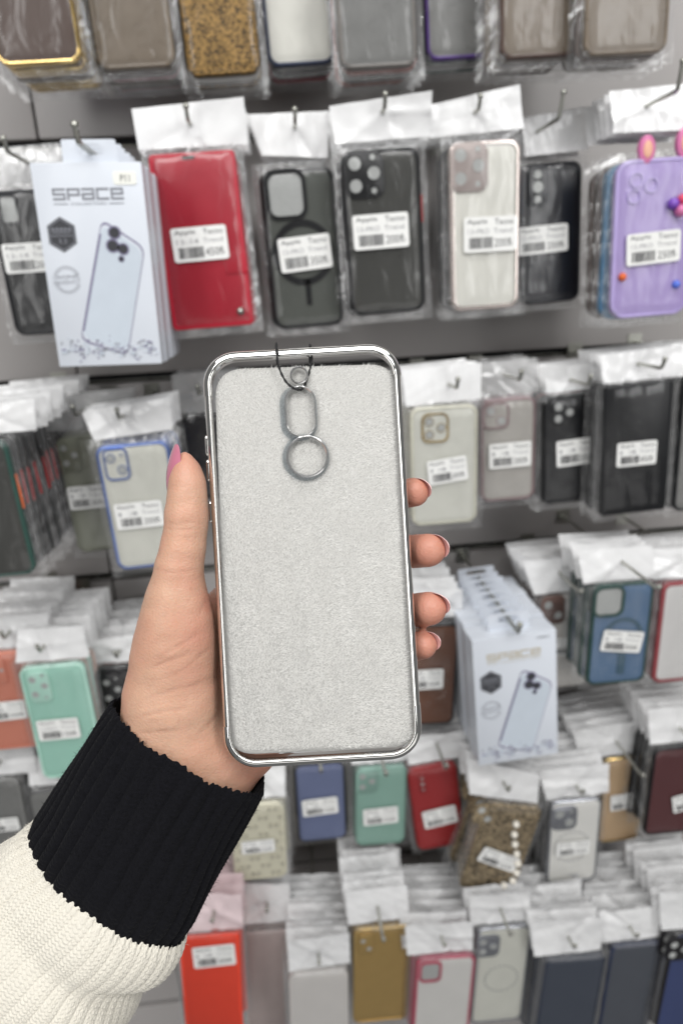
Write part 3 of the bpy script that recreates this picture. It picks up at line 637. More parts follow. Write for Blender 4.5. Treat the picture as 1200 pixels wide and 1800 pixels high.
packet((1040, 1030), (1147, 1022), (1034, 1206), (1096, 990), [(1020, 972), (1150, 962), (1152, 1018), (1026, 1028)], pl(34, 66, 60), mat('blue clear plate', srgb(90, 118, 150), 0.35, noise=0.1, scale=30), 'blue case with a green rim, square camera window and ring',
       cam=('sq', (1044, 1032), (1094, 1082)), lab=((1056, 1106), (1126, 1110), (1056, 1142), TW, '13 Trend', '300₺'), n=4, hook_ext=0.075, hook_up=0.004, extra=ring_mark(1094, 1118, 34, ((1086, 1150), (1096, 1184)), pl(60, 92, 112)))
packet((1160, 1026), (1262, 1018), (1150, 1202), (1212, 984), [(1148, 970), (1270, 960), (1270, 1012), (1152, 1022)], pl(146, 62, 68), pl(222, 220, 218), 'white case with a dark red rim at the right edge of the fourth row', n=4, w=0.076, rimw=0.005)

# ----- fifth row
CREAM = pl(222, 218, 196, 0.45)
def dots(root, P, W, H, ctr):
    g = np.random.default_rng(3); pts = [(x, y) for x in np.linspace(-.38, .38, 5) for y in np.linspace(-.42, .42, 9)]
    for i, (x, y) in enumerate(pts):
        c = (ctr[0] + (x + (i % 2) * 0.08 - 0.04) * W, ctr[1] + y * H)
        MB().ball((0, 0, 0), 0.0030, nu=8, nv=4).build('dot', mat('dot grey', srgb(176, 172, 156), 0.5), root).location = (c[0], c[1], -0.001)
packet((404, 1418), (500, 1410), (412, 1550), (452, 1376), [(400, 1362), (500, 1352), (502, 1404), (402, 1412)], CREAM, CREAM, 'cream dotted case just right of the black cuff', w=0.074,
       lab=((424, 1478), (482, 1472), (426, 1500), TW, '12 Trend', '150₺'), n=5, extra=dots)
packet((518, 1346), (606, 1338), (524, 1482), (560, 1316), [(512, 1296), (610, 1288), (612, 1334), (514, 1342)], CHARC, pl(112, 122, 156), 'slate blue case under the held case',
       lab=((530, 1406), (592, 1398), (533, 1434), TW, '12 Trend', '150₺'), n=4, hook_ext=0.05, w=0.074, rimw=0.0015)
packet((622, 1352), (712, 1346), (628, 1488), (668, 1322), [(616, 1304), (714, 1296), (716, 1340), (618, 1348)], pl(136, 170, 158), pl(146, 184, 170), 'muted teal case under the held case',
       cam=('tri', (626, 1354), (664, 1392)), lab=((637, 1422), (698, 1415), (639, 1450), TW, '12 Trend', '150₺'), n=4, hook_ext=0.05, w=0.076, rimw=0.0015)
packet((722, 1352), (808, 1336), (728, 1498), (768, 1310), [(714, 1300), (818, 1284), (822, 1332), (718, 1348)], pl(150, 40, 42), pl(164, 46, 48), 'red case with gilt marks right of the held case corner',
       cam=('col', (734, 1362), (750, 1392)), lab=((742, 1426), (800, 1412), (745, 1456), TW, '12 Trend', '150₺'), n=4, hook_ext=0.05, w=0.074, rimw=0.0015)
LEO = mat('beige glitter', srgb(150, 134, 108), 0.3, 0.4, noise=0.75, scale=330, bump=0.8, bscale=600, contrast=True)
PEARL = mat('pearl', srgb(232, 226, 214), 0.18, noise=0.02, coat=0.6)
def pearls(root, P, W, H, ctr):
    for (u, v) in ((905, 1446), (902, 1464), (903, 1481), (906, 1498), (908, 1515), (906, 1531), (899, 1545), (884, 1553)):
        c = P(u, v); MB().ball((0, 0, 0), 0.0052, nu=12, nv=8).build('pearl', PEARL, root).location = (c[0], c[1], 0.003)
packet((832, 1408), (930, 1420), (830, 1566), (886, 1378), [(824, 1340), (948, 1362), (946, 1416), (826, 1400)], LEO, LEO, 'beige glitter case with a pearl strap under the carton stack', w=0.078,
       cam=('duo', (838, 1412), (864, 1450)), lab=((845, 1485), (908, 1508), (843, 1510), TW, '12 Trend', '250₺'), n=5, extra=pearls)
SILV = mat('silver rim', srgb(170, 172, 178), 0.2, 0.7)
def stones(cu, cv, r):
    def fn(root, P, W, H, ctr):
        c = P(cu, cv); e = P(cu + r, cv); rr_ = math.hypot(e[0] - c[0], e[1] - c[1]); mb = MB()
        for k in range(22):
            a = 2 * PI * k / 22; mb.ball((c[0] + rr_ * math.cos(a), c[1] + rr_ * math.sin(a), 0), 0.0012, nu=6, nv=4)
        mb.build('stone_ring', SILV, root)
    return fn
packet((966, 1412), (1058, 1402), (960, 1556), (1014, 1384), [(948, 1358), (1070, 1342), (1072, 1396), (962, 1412)], SILV, pl(238, 237, 232), 'white rhinestone case with silver rim and ring of stones',
       cam=('diag', (970, 1420), (1012, 1456)), lab=((976, 1480), (1034, 1474), (976, 1504), TW, '12 Trend', '250₺'), n=7, extra=stones(1004, 1488, 30), w=0.078, alts=[(CHARC, CHARC), (SILV, MILK)], cam_rim=SILV)
BEIGE = pl(206, 176, 140, 0.35)
packet((1052, 1336), (1128, 1328), (1058, 1482), (1084, 1306), [(1006, 1284), (1140, 1262), (1142, 1322), (1020, 1338)], GOLD, BEIGE, 'tan gold topped case behind the rhinestone case', lab=((1070, 1398), (1108, 1392), (1072, 1424), TW, '12 Trend', '250₺'),
       n=6, hook_ext=0.07, hook_up=0.003, w=0.072)
packet((1146, 1318), (1236, 1310), (1134, 1470), (1196, 1282), [(1140, 1250), (1250, 1238), (1252, 1302), (1144, 1312)], BLACK, pl(92, 52, 54), 'maroon backed case at the right edge of the fifth row', lab=((1180, 1400), (1230, 1386), (1180, 1428), TW, '12 Trend', '250₺'), n=6, w=0.076, alts=[(BLACK, BLACK)])
packet((-60, 1376), (40, 1368), (-44, 1520), (0, 1340), [(-70, 1316), (60, 1306), (64, 1362), (-64, 1370)], GREYC, GREYC, 'grey clear case left of the sleeve', n=6, w=0.076, lab=((-20, 1440), (34, 1434), (-18, 1462), TW, '12 Trend', '150₺'))
packet((52, 1392), (150, 1384), (70, 1540), (110, 1356), [(44, 1336), (160, 1326), (164, 1378), (50, 1386)], pl(90, 90, 90), GREYC, 'grey case hidden behind the black cuff', n=5, w=0.076)

# ----- sixth row
ORED = mat('vivid orange red', srgb(238, 72, 48), 0.4, noise=0.05); PINKW = mat('pale pink header', srgb(226, 206, 208), 0.4, noise=0.05)
packet((318, 1648), (424, 1640), (324, 1820), (376, 1606), [(314, 1584), (424, 1572), (428, 1636), (318, 1646)], ORED, ORED, 'vivid orange red case below the cuff', lab=((338, 1664), (412, 1656), (342, 1700), TW, '12 Trend', '200₺'), n=6, sp=0.016, hmat=PINKW, flat=True)
packet((430, 1640), (510, 1634), (434, 1810), (470, 1590), [(420, 1560), (508, 1552), (512, 1622), (426, 1632)], PINKW, mat('pinkish card', srgb(196, 180, 176), 0.5), 'pinkish card backed packet below the cream dotted case', n=5, sp=0.018, w=0.07, flat=True)
packet((508, 1716), (612, 1706), (514, 1890), (560, 1680), [(504, 1654), (614, 1640), (616, 1698), (508, 1712)], pl(214, 210, 206), pl(220, 216, 212), 'white case under a tall pile of white headers', n=8, sp=0.013, w=0.078, jig=0.005)
GOLDP = mat('gold mirror back', srgb(196, 166, 106), 0.18, 0.45)
packet((618, 1636), (720, 1628), (624, 1800), (664, 1598), [(608, 1574), (716, 1562), (720, 1618), (612, 1630)], GOLDP, GOLDP, 'gold mirror case in the bottom row', n=8, sp=0.014, w=0.078, cam=('duo', (630, 1644), (656, 1676)), jig=0.005, hook_ext=0.05)
packet((724, 1688), (828, 1680), (730, 1850), (776, 1648), [(712, 1630), (830, 1618), (832, 1674), (716, 1684)], pl(178, 76, 98), pl(222, 220, 216), 'white case with a pink rim in the bottom row', n=8, sp=0.013, w=0.078, cam=('sq', (738, 1692), (774, 1724)), jig=0.005)
packet((830, 1636), (926, 1628), (834, 1800), (880, 1600), [(824, 1576), (930, 1566), (932, 1622), (828, 1632)], SILV, MILK2, 'clear case with a rhinestone camera ring in the bottom row', n=8, sp=0.014, w=0.074, cam=('tri', (838, 1646), (876, 1680)), cam_rim=SILV, extra=stones(880, 1720, 28), jig=0.005, hook_ext=0.04)
packet((946, 1690), (1052, 1682), (948, 1856), (1000, 1650), [(934, 1626), (1056, 1612), (1058, 1674), (940, 1686)], pl(54, 60, 74), pl(70, 76, 88), 'dark blue case with a silver top edge in the bottom row', n=8, sp=0.013, w=0.078, jig=0.005)
packet((1060, 1666), (1152, 1658), (1062, 1830), (1108, 1632), [(1054, 1610), (1160, 1596), (1162, 1650), (1058, 1662)], NAVY, pl(84, 88, 96), 'navy rimmed smoky case in the bottom row', n=8, sp=0.013, w=0.074, jig=0.005)
packet((1166, 1644), (1264, 1636), (1166, 1810), (1214, 1600), [(1160, 1572), (1268, 1560), (1270, 1628), (1164, 1640)], CHARC, pl(64, 76, 120), 'charcoal and blue case at the right end of the bottom row', n=8, sp=0.013, w=0.076, cam=('tri', (1174, 1650), (1210, 1686)), jig=0.005)

#HELD
# ---------------------------------------------------------------- the held case
CASE_A = R(3.3)
case_c = held(548.5, 977.5, 0.2605)
MC = Matrix.Translation(case_c) @ RC.to_4x4() @ Matrix.Rotation(CASE_A, 4, 'Z')
MCI = MC.inverted()
def cl(u, v, z=0.0):                           # pixel -> point in the case's own plane (z towards the viewer)
    p = MCI @ held(u, v, 0.2605 - z); return (p.x, p.y)
CW, CH = 351 * PX * 0.2605 / 0.264, 738 * PX * 0.2605 / 0.264
case = empty('phone_case', 'clear phone case with silver chrome rim and round camera cutouts held in the hand', 'phone case', None, None, MC)
TH = 0.0098
def rim_path(n=10, grow=0.0):
    return rrect(CW + 2 * grow, CH + 2 * grow, 0.0125 + grow, n)
def sweep_part(name, i0, i1, prof, m, n=12):
    """profile: (outward offset from the outer outline, z) swept along part of the rounded outline"""
    path = rim_path(n); N = len(path)
    # refine the straight runs
    pts = []
    for i in range(N):
        a, b = path[i], path[(i + 1) % N]; L = np.linalg.norm(b - a); k = max(1, int(L / 0.004))
        pts += [a + (b - a) * t / k for t in range(k)]
    pts = np.array(pts); tang = np.roll(pts, -1, 0) - np.roll(pts, 1, 0); tang /= np.linalg.norm(tang, axis=1)[:, None]
    nor = np.column_stack([tang[:, 1], -tang[:, 0]])
    return pts, nor
pts, nor = sweep_part('', 0, 0, None, None)
def seg(name, sel, off, m, wide=1.0):
    idx = [i for i in range(len(pts)) if sel(pts[i])]
    # make contiguous
    N = len(pts); ss = set(idx); start = [i for i in idx if (i - 1) % N not in ss]
    start = start[0] if start else idx[0]; run = []; i = start
    while i in ss and len(run) < len(idx): run.append(i); i = (i + 1) % N
    prof = [(-0.0002, -TH), (off, -TH + 0.0010), (off, -TH + 0.0022), (-0.0005 + off, -TH + 0.0027), (-0.0005 + off, -0.0046), (off, -0.0040), (-0.00015 + off, -0.0026), (-0.0005 + off, -0.0017 + off), (-0.0009 + off, -0.0012 + off), (-0.0014, -0.00085 + off), (-0.0019, -0.0006 + off), (-0.0022, -0.0006), (-0.0024, -0.0009), (-0.0024, -0.0015), (-0.0021, -0.0019), (-0.0019, -0.0040), (-0.0021, -0.0046), (-0.0019, -0.0056), (-0.0017, -TH)]
    prof = [(o * wide, z) for o, z in prof]
    rings = [[(pts[i][0] + nor[i][0] * o, pts[i][1] + nor[i][1] * o, z) for (o, z) in prof] for i in run]
    rings = [r[::-1] for r in rings]
    return MB().loft(rings, closed=(len(run) == N)).build(name, m, case, angle=60)
r_t = cl(692, 668)[1]; r_b = cl(741, 1236)[1]; l_t = cl(357, 705)[1]; l_b = cl(396, 1268)[1]
seg('top_rim', lambda p: p[1] > (r_t if p[0] > 0 else l_t) - 0.0, 0.00022, CHROME, 1.4)
seg('bottom_rim', lambda p: p[1] < (r_b if p[0] > 0 else l_b), 0.00022, CHROME, 1.25)
seg('side_rim', lambda p: p[0] > CW / 2 - 0.004 and r_b - 0.004 < p[1] < r_t + 0.004, 0.0, CHROME, 1.15)
seg('side_rim', lambda p: p[0] < -CW / 2 + 0.004 and l_b - 0.004 < p[1] < l_t + 0.004, 0.0, CHROME, 1.15)
# clear back plate with the three cutouts
c1, c2, c3 = cl(525.5, 659), cl(528, 723), cl(540, 802)
s_ = PX * 0.2605 / 0.264
back = MB().prism(rrect(CW - 0.0040, CH - 0.0040, 0.0110, 8), -0.0018, -0.0010).build('back_panel', CLEAR, case)
RING = mat('camera ring chrome', (0.90, 0.90, 0.89), 0.2, 0.92)
def cut_ring(o, i, z0=-0.0016, z1=0.0003):
    h = lambda p, z: np.column_stack([p, np.full(len(p), z)])
    mid = (o + i) / 2
    return MB().loft([h(o, z0), h(o, z1 - 0.0003), h(mid, z1), h(i, z1 - 0.0004), h(i, z0)], closed=True).build('camera_ring', RING, case)
cut_ring(circ(16 * s_, 36, c1), circ(12.5 * s_, 36, c1))
cut_ring(rrect(54 * s_, 90 * s_, 26 * s_, 12, c2), rrect(47 * s_, 83 * s_, 22.5 * s_, 12, c2))
cut_ring(circ(37 * s_, 48, c3), circ(33 * s_, 48, c3))
SHADE = see_through('grey tinted lip', (0.88, 0.90, 0.915), 0.1, 0.03, 0.3, 30, 0.02)
for o, i in ((circ(42 * s_, 40, (c3[0] - 3 * s_, c3[1] - 1 * s_)), circ(33.5 * s_, 40, c3)), (rrect(66 * s_, 98 * s_, 31 * s_, 12, (c2[0] - 4 * s_, c2[1] - 2 * s_)), rrect(48 * s_, 84 * s_, 23 * s_, 12, c2))):
    MB().ring(o, i, -0.0021, -0.0017).build('cutout_lip', SHADE, case)
for (v0, v1) in ((763, 800), (806, 846), (880, 920)):
    p, q = cl(361, v0), cl(363, v1)
    b = MB().prism(rrect(0.0036, abs(p[1] - q[1]), 0.0012, 3), -0.0007, 0.0007, bev=0.0005).build('side_button', CHROME, case)
    b.location = (-CW / 2 - 0.0001, (p[1] + q[1]) / 2, -0.0046); b.rotation_euler = (0, PI / 2, 0)
# foam sheet inside
FOAM = mat('white foam', srgb(192, 190, 186), 0.8, noise=0.05, scale=320, bump=0.4, bscale=900, spec=0.25)
FIBRE = mat('foam fibre', srgb(236, 234, 230), 0.3, noise=0.03, spec=0.6)
foam = empty('foam_sheet', 'white fuzzy foam sheet packed inside the clear phone case', 'foam sheet', None, None, MC)
fq = [np.array(cl(*p, -0.003)) for p in ((377, 649), (697, 639), (740, 1313), (400, 1328))]   # TL TR BR BL
def foam_outline(ins=0.0):
    out = []; rad = (0.0115, 0.0110, 0.0125, 0.0110)
    for i in range(4):
        a, p, d = fq[i - 1], fq[i], fq[(i + 1) % 4]
        ea, ed = (a - p) / np.linalg.norm(a - p), (d - p) / np.linalg.norm(d - p)
        e, f = p + ea * rad[i], p + ed * rad[i]
        pp = p + (ea + ed) * ins
        e = e + ed * ins; f = f + ea * ins
        for t in np.linspace(0, 1, 9): out.append((1 - t) ** 2 * e + 2 * t * (1 - t) * pp + t * t * f)
    out = np.array(out)[::-1]
    return out
fo = foam_outline(); fi = foam_outline(0.0006)
h = lambda p, z: np.column_stack([p, np.full(len(p), z)])
MB().loft([h(fi, -0.0048), h(fo, -0.0042), h(fo, -0.0034), h(fi, -0.0030)]).build('sheet', FOAM, foam)
def inside(P, poly):
    x, y = P[:, 0], P[:, 1]; r = np.zeros(len(P), bool); n = len(poly); j = n - 1
    for i in range(n):
        c = ((poly[i][1] > y) != (poly[j][1] > y)) & (x < (poly[j][0] - poly[i][0]) * (y - poly[i][1]) / (poly[j][1] - poly[i][1] + 1e-12) + poly[i][0]); r ^= c; j = i
    return r
g = np.random.default_rng(11); nf = 80000
P = g.uniform(fo.min(0), fo.max(0), (nf, 2)); P = P[inside(P, foam_outline(0.0010))]; P = P[(np.abs(P[:, 0]) < CW / 2 - 0.0046) & (np.abs(P[:, 1]) < CH / 2 - 0.0040)]; nf = len(P)
flow = vnoise(P * 70, 4) * 1.2 + vnoise(P * 300, 5) * 1.1 + 0.9
ang = flow + g.normal(size=nf) * 0.55; L = g.uniform(0.0010, 0.0026, nf); wd = g.uniform(0.00008, 0.00018, nf)
d = np.column_stack([np.cos(ang), np.sin(ang)]); nn = np.column_stack([-d[:, 1], d[:, 0]])
z0 = np.full(nf, -0.0031); z1 = -0.0030 + g.uniform(0.00005, 0.00045, nf)
a = np.column_stack([P - nn * wd[:, None], z0]); b = np.column_stack([P + nn * wd[:, None], z0]); tip = np.column_stack([P + d * L[:, None] + nn * (g.normal(size=nf) * 0.0002)[:, None], z1])
V = np.stack([a, b, tip], 1).reshape(-1, 3)
fb = MB(); fb.add(V, [(3 * i, 3 * i + 1, 3 * i + 2) for i in range(nf)])
o = fb.build('fibre', FIBRE, foam, smooth=False); o['kind'] = 'stuff'
# cord
CORD = mat('black cord', (0.012, 0.012, 0.013), 0.7, noise=0.3, scale=900)
path = [held(*p) for p in ((515, 720, .2735), (495, 690, .2735), (487, 640, .2728), (486, 606, .2690), (485.5, 608, .2594), (487, 628, .2588), (492, 650, .2592), (502, 670, .2594), (514, 681, .2595), (526, 685, .2600), (533, 682, .2618), (539, 668, .2632), (545, 648, .2636), (548, 628, .2640), (547, 614, .2650), (545, 607, .2690), (544, 640, .2728), (536, 690, .2735))]
def smooth_path(P, k=6, closed=True):
    out = []; n = len(P)
    for i in range(n if closed else n - 1):
        p0, p1, p2, p3 = (P[(i - 1) % n], P[i], P[(i + 1) % n], P[(i + 2) % n]) if closed else (P[max(i - 1, 0)], P[i], P[i + 1], P[min(i + 2, n - 1)])
        for t in np.linspace(0, 1, k, endpoint=False):
            out.append(0.5 * ((2 * p1) + (p2 - p0) * t + (2 * p0 - 5 * p1 + 4 * p2 - p3) * t * t + (3 * p1 - p0 - 3 * p2 + p3) * t ** 3))
    if not closed: out.append(P[-1])
    return out
sp_ = smooth_path([Vector(p) for p in path])
org = sp_[0].copy()
mb = MB(); K = len(sp_)
for ph in (0, PI):                             # two twisted strands
    q = []
    for i in range(K):
        t = (sp_[(i + 1) % K] - sp_[i - 1]).normalized(); n1 = t.cross(fwd).normalized(); n2 = t.cross(n1); a = ph + i * 0.9
        q.append(sp_[i] - org + (n1 * math.cos(a) + n2 * math.sin(a)) * 0.00022)
    mb.tube(q, 0.00032, 6, closed=True)
o = mb.build('cord_loop', CORD, None, mw=Matrix.Translation(org)); tag(o, 'thin black cord looped over the chrome rim and through the pill shaped cutout', 'cord')

# ---------------------------------------------------------------- the hand
def rc(p, a, b, ra, rb):                       # tapered capsule distance
    a, b = np.array(a), np.array(b); ba = b - a; t = np.clip(((p - a) @ ba) / (ba @ ba), 0, 1)
    return np.linalg.norm(p - a - t[..., None] * ba, axis=-1) - (ra + (rb - ra) * t)
def J(u, v, d): return np.array(held(u, v, d)[:])
AX = np.array([RIGHT[:], UP[:], (-fwd)[:]])    # camera axes as rows
px = PX
chains = {
 'thumb': ([(325, 808, .2622), (328, 828, .2620), (329.5, 850, .2618), (329.5, 872, .2618), (328, 905, .2619), (327, 930, .2621), (322, 962, .2624), (315, 1000, .2632), (311, 1050, .265)],
           [15, 26, 32, 34.5, 37.5, 37, 39, 42.5, 53]),
 'index': ([(440, 1030, .297), (590, 905, .302), (688, 872, .291), (728, 865, .274)], [40, 34, 30, 27]),
 'middle': ([(450, 1100, .300), (620, 1000, .305), (700, 972, .293), (753, 967, .272)], [42, 36, 33, 31]),
 'ring': ([(455, 1180, .299), (625, 1095, .304), (705, 1074, .292), (755, 1070, .272)], [42, 35, 32, 31]),
 'pinky': ([(455, 1260, .295), (600, 1175, .299), (690, 1145, .289), (744, 1134, .274)], [40, 32, 28, 26])}
palm = [((311, 1050, .265), (311, 1086, .2665), 54, 62, 1.05), ((311, 1086, .2665), (309, 1120, .268), 62, 69, 1.12), ((309, 1120, .268), (305, 1155, .2695), 69, 74, 1.2), ((305, 1155, .2695), (300, 1225, .272), 74, 84, 1.3), ((300, 1225, .272), (300, 1300, .276), 84, 98, 1.4), ((335, 1335, .286), (440, 1030, .297), 88, 42, 0), ((340, 1335, .287), (450, 1100, .299), 88, 44, 0),
        ((348, 1335, .287), (455, 1180, .298), 84, 44, 0), ((362, 1345, .285), (455, 1270, .293), 72, 48, 0), ((380, 1330, .284), (440, 1312, .2865), 56, 50, 0),
        ((330, 1120, .277), (440, 1030, .297), 38, 36, 0),
        ((318, 1335, .284), (215, 1520, .284), 108, 118, 0), ((335, 1350, .284), (240, 1535, .284), 92, 112, 0)]
allp = [J(*c) for ch, _ in chains.values() for c in ch] + [J(*q) for e in palm for q in e[:2]]
allc = np.array([AX @ (p - np.array(CAM[:])) for p in allp])
lo, hi = allc.min(0) - 0.028, allc.max(0) + 0.028
lo[1] = max(lo[1], (AX @ (J(250, 1500, .284) - np.array(CAM[:])))[1])   # the forearm is cut inside the sleeve
step = 0.00085
dims = np.ceil((hi - lo) / step).astype(int) + 1
gx, gy, gz = [lo[i] + step * np.arange(dims[i]) for i in range(3)]
G = np.stack(np.meshgrid(gx, gy, gz, indexing='ij'), -1).astype(np.float32)
cc_ = lambda q: (AX @ (J(*q) - np.array(CAM[:]))).astype(np.float32)
D = np.full(tuple(dims), 0.05, np.float32)
def add_sdf(d, k):
    global D
    hh = np.clip(0.5 + 0.5 * (D - d) / k, 0, 1); D = D * (1 - hh) + d * hh - k * hh * (1 - hh)
def local_add(a, b, ra, rb, k, flat=None):
    global D
    m = max(ra, rb) + 0.02
    i0 = np.clip(((np.minimum(a, b) - m - lo) / step).astype(int), 0, dims - 1); i1 = np.clip(((np.maximum(a, b) + m - lo) / step).astype(int) + 1, 1, dims)
    sl = tuple(slice(i0[i], i1[i]) for i in range(3)); sub = G[sl]
    d = rc(sub, a, b, ra, rb)
    if flat is not None:                       # flatten towards the viewer's axis
        d = rc(sub * np.array([1, 1, flat], np.float32), a * np.array([1, 1, flat]), b * np.array([1, 1, flat]), ra, rb) / 1.15
    dd = D[sl]; hh = np.clip(0.5 + 0.5 * (dd - d) / k, 0, 1); D[sl] = dd * (1 - hh) + d * hh - k * hh * (1 - hh)
for a, b, ra, rb, fl in palm:
    local_add(cc_(a), cc_(b), ra * px, rb * px, 0.010 if fl < 1.02 else 0.0025, 1.45 if fl < 1.02 else fl)
finger_seg = {}
for nm, (ch, rad) in chains.items():
    P_ = [cc_(c) for c in ch]
    for i in range(len(P_) - 1):
        local_add(P_[i], P_[i + 1], rad[i] * px, rad[i + 1] * px, (0.0012 if nm == 'thumb' else 0.0035) if i else (0.0012 if nm == 'thumb' else 0.006))
    finger_seg[nm] = (P_, rad)
# joint creases on the thumb, cut slightly into the flesh
CREASE = [[(268, 1160), (320, 1132), (352, 1112)], [(262, 1176), (300, 1160), (336, 1148)], [(278, 1196), (322, 1178), (356, 1150), (372, 1138)], [(250, 1232), (300, 1214), (340, 1205), (368, 1192)],
          [(276, 1160), (296, 1150)], [(346, 1292), (372, 1270), (384, 1254)], [(240, 1262), (290, 1250), (330, 1246)], [(366, 1052), (358, 1064), (350, 1082)],
          [(288, 918), (310, 922), (334, 918), (360, 922)], [(290, 927), (318, 931), (358, 928)], [(270, 998), (300, 1006), (356, 1000)], [(232, 1290), (280, 1286), (316, 1284)]]
def surface_nets(D):
    s = D < 0
    nx, ny, nz = D.shape
    corners = [(i, j, k) for i in (0, 1) for j in (0, 1) for k in (0, 1)]
    cnt = sum(s[i:nx - 1 + i, j:ny - 1 + j, k:nz - 1 + k].astype(np.int8) for i, j, k in corners)
    act = (cnt > 0) & (cnt < 8); idx = -np.ones(act.shape, np.int64); ids = np.argwhere(act); idx[act] = np.arange(len(ids))
    acc = np.zeros((len(ids), 3)); num = np.zeros(len(ids))
    edges = [(a, b) for a in corners for b in corners if a < b and sum(abs(x - y) for x, y in zip(a, b)) == 1]
    for a, b in edges:
        va = D[ids[:, 0] + a[0], ids[:, 1] + a[1], ids[:, 2] + a[2]]; vb = D[ids[:, 0] + b[0], ids[:, 1] + b[1], ids[:, 2] + b[2]]
        cr = (va < 0) != (vb < 0); t = np.where(cr, va / np.where(va == vb, 1, va - vb), 0)
        p = np.array(a) + t[:, None] * (np.array(b) - np.array(a)); acc += np.where(cr[:, None], p, 0); num += cr
    V = ids + acc / num[:, None]
    quads = []
    for ax in range(3):
        o1, o2 = [(1, 2), (2, 0), (0, 1)][ax]
        sl0 = [slice(None)] * 3; sl1 = [slice(None)] * 3; sl0[ax] = slice(0, -1); sl1[ax] = slice(1, None)
        a_, b_ = s[tuple(sl0)], s[tuple(sl1)]
        for flip in (False, True):
            c = (a_ & ~b_) if not flip else (~a_ & b_)
            e = np.argwhere(c); ok = (e[:, o1] > 0) & (e[:, o2] > 0) & (e[:, o1] < D.shape[o1] - 1) & (e[:, o2] < D.shape[o2] - 1); e = e[ok]
            def g_(d1, d2):
                q = e.copy(); q[:, o1] -= d1; q[:, o2] -= d2; return idx[q[:, 0], q[:, 1], q[:, 2]]
            Q = np.column_stack([g_(1, 1), g_(0, 1), g_(0, 0), g_(1, 0)])
            quads.append(Q if not flip else Q[:, ::-1])
    return V, np.concatenate(quads)
V, Q = surface_nets(D)
Q = Q[(Q >= 0).all(1)]
Vc = lo + V * step
# relax a little, then read the creases onto the surface
nv = len(Vc); E = np.concatenate([Q[:, [0, 1]], Q[:, [1, 2]], Q[:, [2, 3]], Q[:, [3, 0]]]); E = np.concatenate([E, E[:, ::-1]])
deg = np.bincount(E[:, 0], minlength=nv).astype(float)
for _ in range(9):
    Av = np.stack([np.bincount(E[:, 0], Vc[E[:, 1], i], nv) for i in range(3)], 1) / deg[:, None]; Vc = Vc * 0.45 + Av * 0.55
fn = np.cross(Vc[Q[:, 2]] - Vc[Q[:, 0]], Vc[Q[:, 3]] - Vc[Q[:, 1]])
vn = np.stack([sum(np.bincount(Q[:, k], fn[:, i], nv) for k in range(4)) for i in range(3)], 1); vn /= np.linalg.norm(vn, axis=1)[:, None] + 1e-12
upx = 600 + F * Vc[:, 0] / -Vc[:, 2]; vpx = 900 - F * Vc[:, 1] / -Vc[:, 2]
front = np.clip(vn[:, 2] * 2, 0, 1)
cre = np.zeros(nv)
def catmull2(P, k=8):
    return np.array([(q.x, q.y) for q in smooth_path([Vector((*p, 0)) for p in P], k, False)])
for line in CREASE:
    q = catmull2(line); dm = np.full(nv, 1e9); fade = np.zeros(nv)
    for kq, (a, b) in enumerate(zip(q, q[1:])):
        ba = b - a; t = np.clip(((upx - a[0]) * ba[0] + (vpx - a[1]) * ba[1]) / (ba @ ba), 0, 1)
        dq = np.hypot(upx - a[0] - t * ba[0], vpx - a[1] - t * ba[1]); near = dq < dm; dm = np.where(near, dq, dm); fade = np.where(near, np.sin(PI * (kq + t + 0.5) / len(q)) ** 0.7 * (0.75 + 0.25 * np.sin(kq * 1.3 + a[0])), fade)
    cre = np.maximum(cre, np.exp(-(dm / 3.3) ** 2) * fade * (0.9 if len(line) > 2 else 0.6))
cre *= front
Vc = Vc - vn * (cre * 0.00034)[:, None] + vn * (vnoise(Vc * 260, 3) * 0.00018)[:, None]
red = np.zeros(nv)
for nm in ('index', 'middle', 'ring', 'pinky'):
    P_, rad = finger_seg[nm]; red = np.maximum(red, np.exp(-(np.linalg.norm(Vc - P_[-1], axis=1) / 0.013) ** 2) * 0.95)
P_, rad = finger_seg['thumb']; red = np.maximum(red, np.exp(-(np.linalg.norm(Vc - P_[0], axis=1) / 0.013) ** 2) * 0.55)
for (u, v, r, k) in ((345, 1120, 42, .5), (340, 1185, 50, .35), (372, 1060, 24, .6), (330, 1005, 30, .2), (450, 1345, 60, .5), (340, 900, 26, .25)):
    red = np.maximum(red, k * np.exp(-((upx - u) ** 2 + (vpx - v) ** 2) / r ** 2))
Vw = Vc @ AX                                   # camera axes -> world axes
org = np.array((held(331, 1313, .284) - CAM)[:])
me = bpy.data.meshes.new('person')
me.from_pydata([tuple(x) for x in (Vw - org)], [], [tuple(q) for q in Q]); me.shade_smooth()
for nm, val in (('crease', cre), ('redness', red)):
    at_ = me.attributes.new(nm, 'FLOAT', 'POINT'); at_.data.foreach_set('value', val.astype(np.float32))
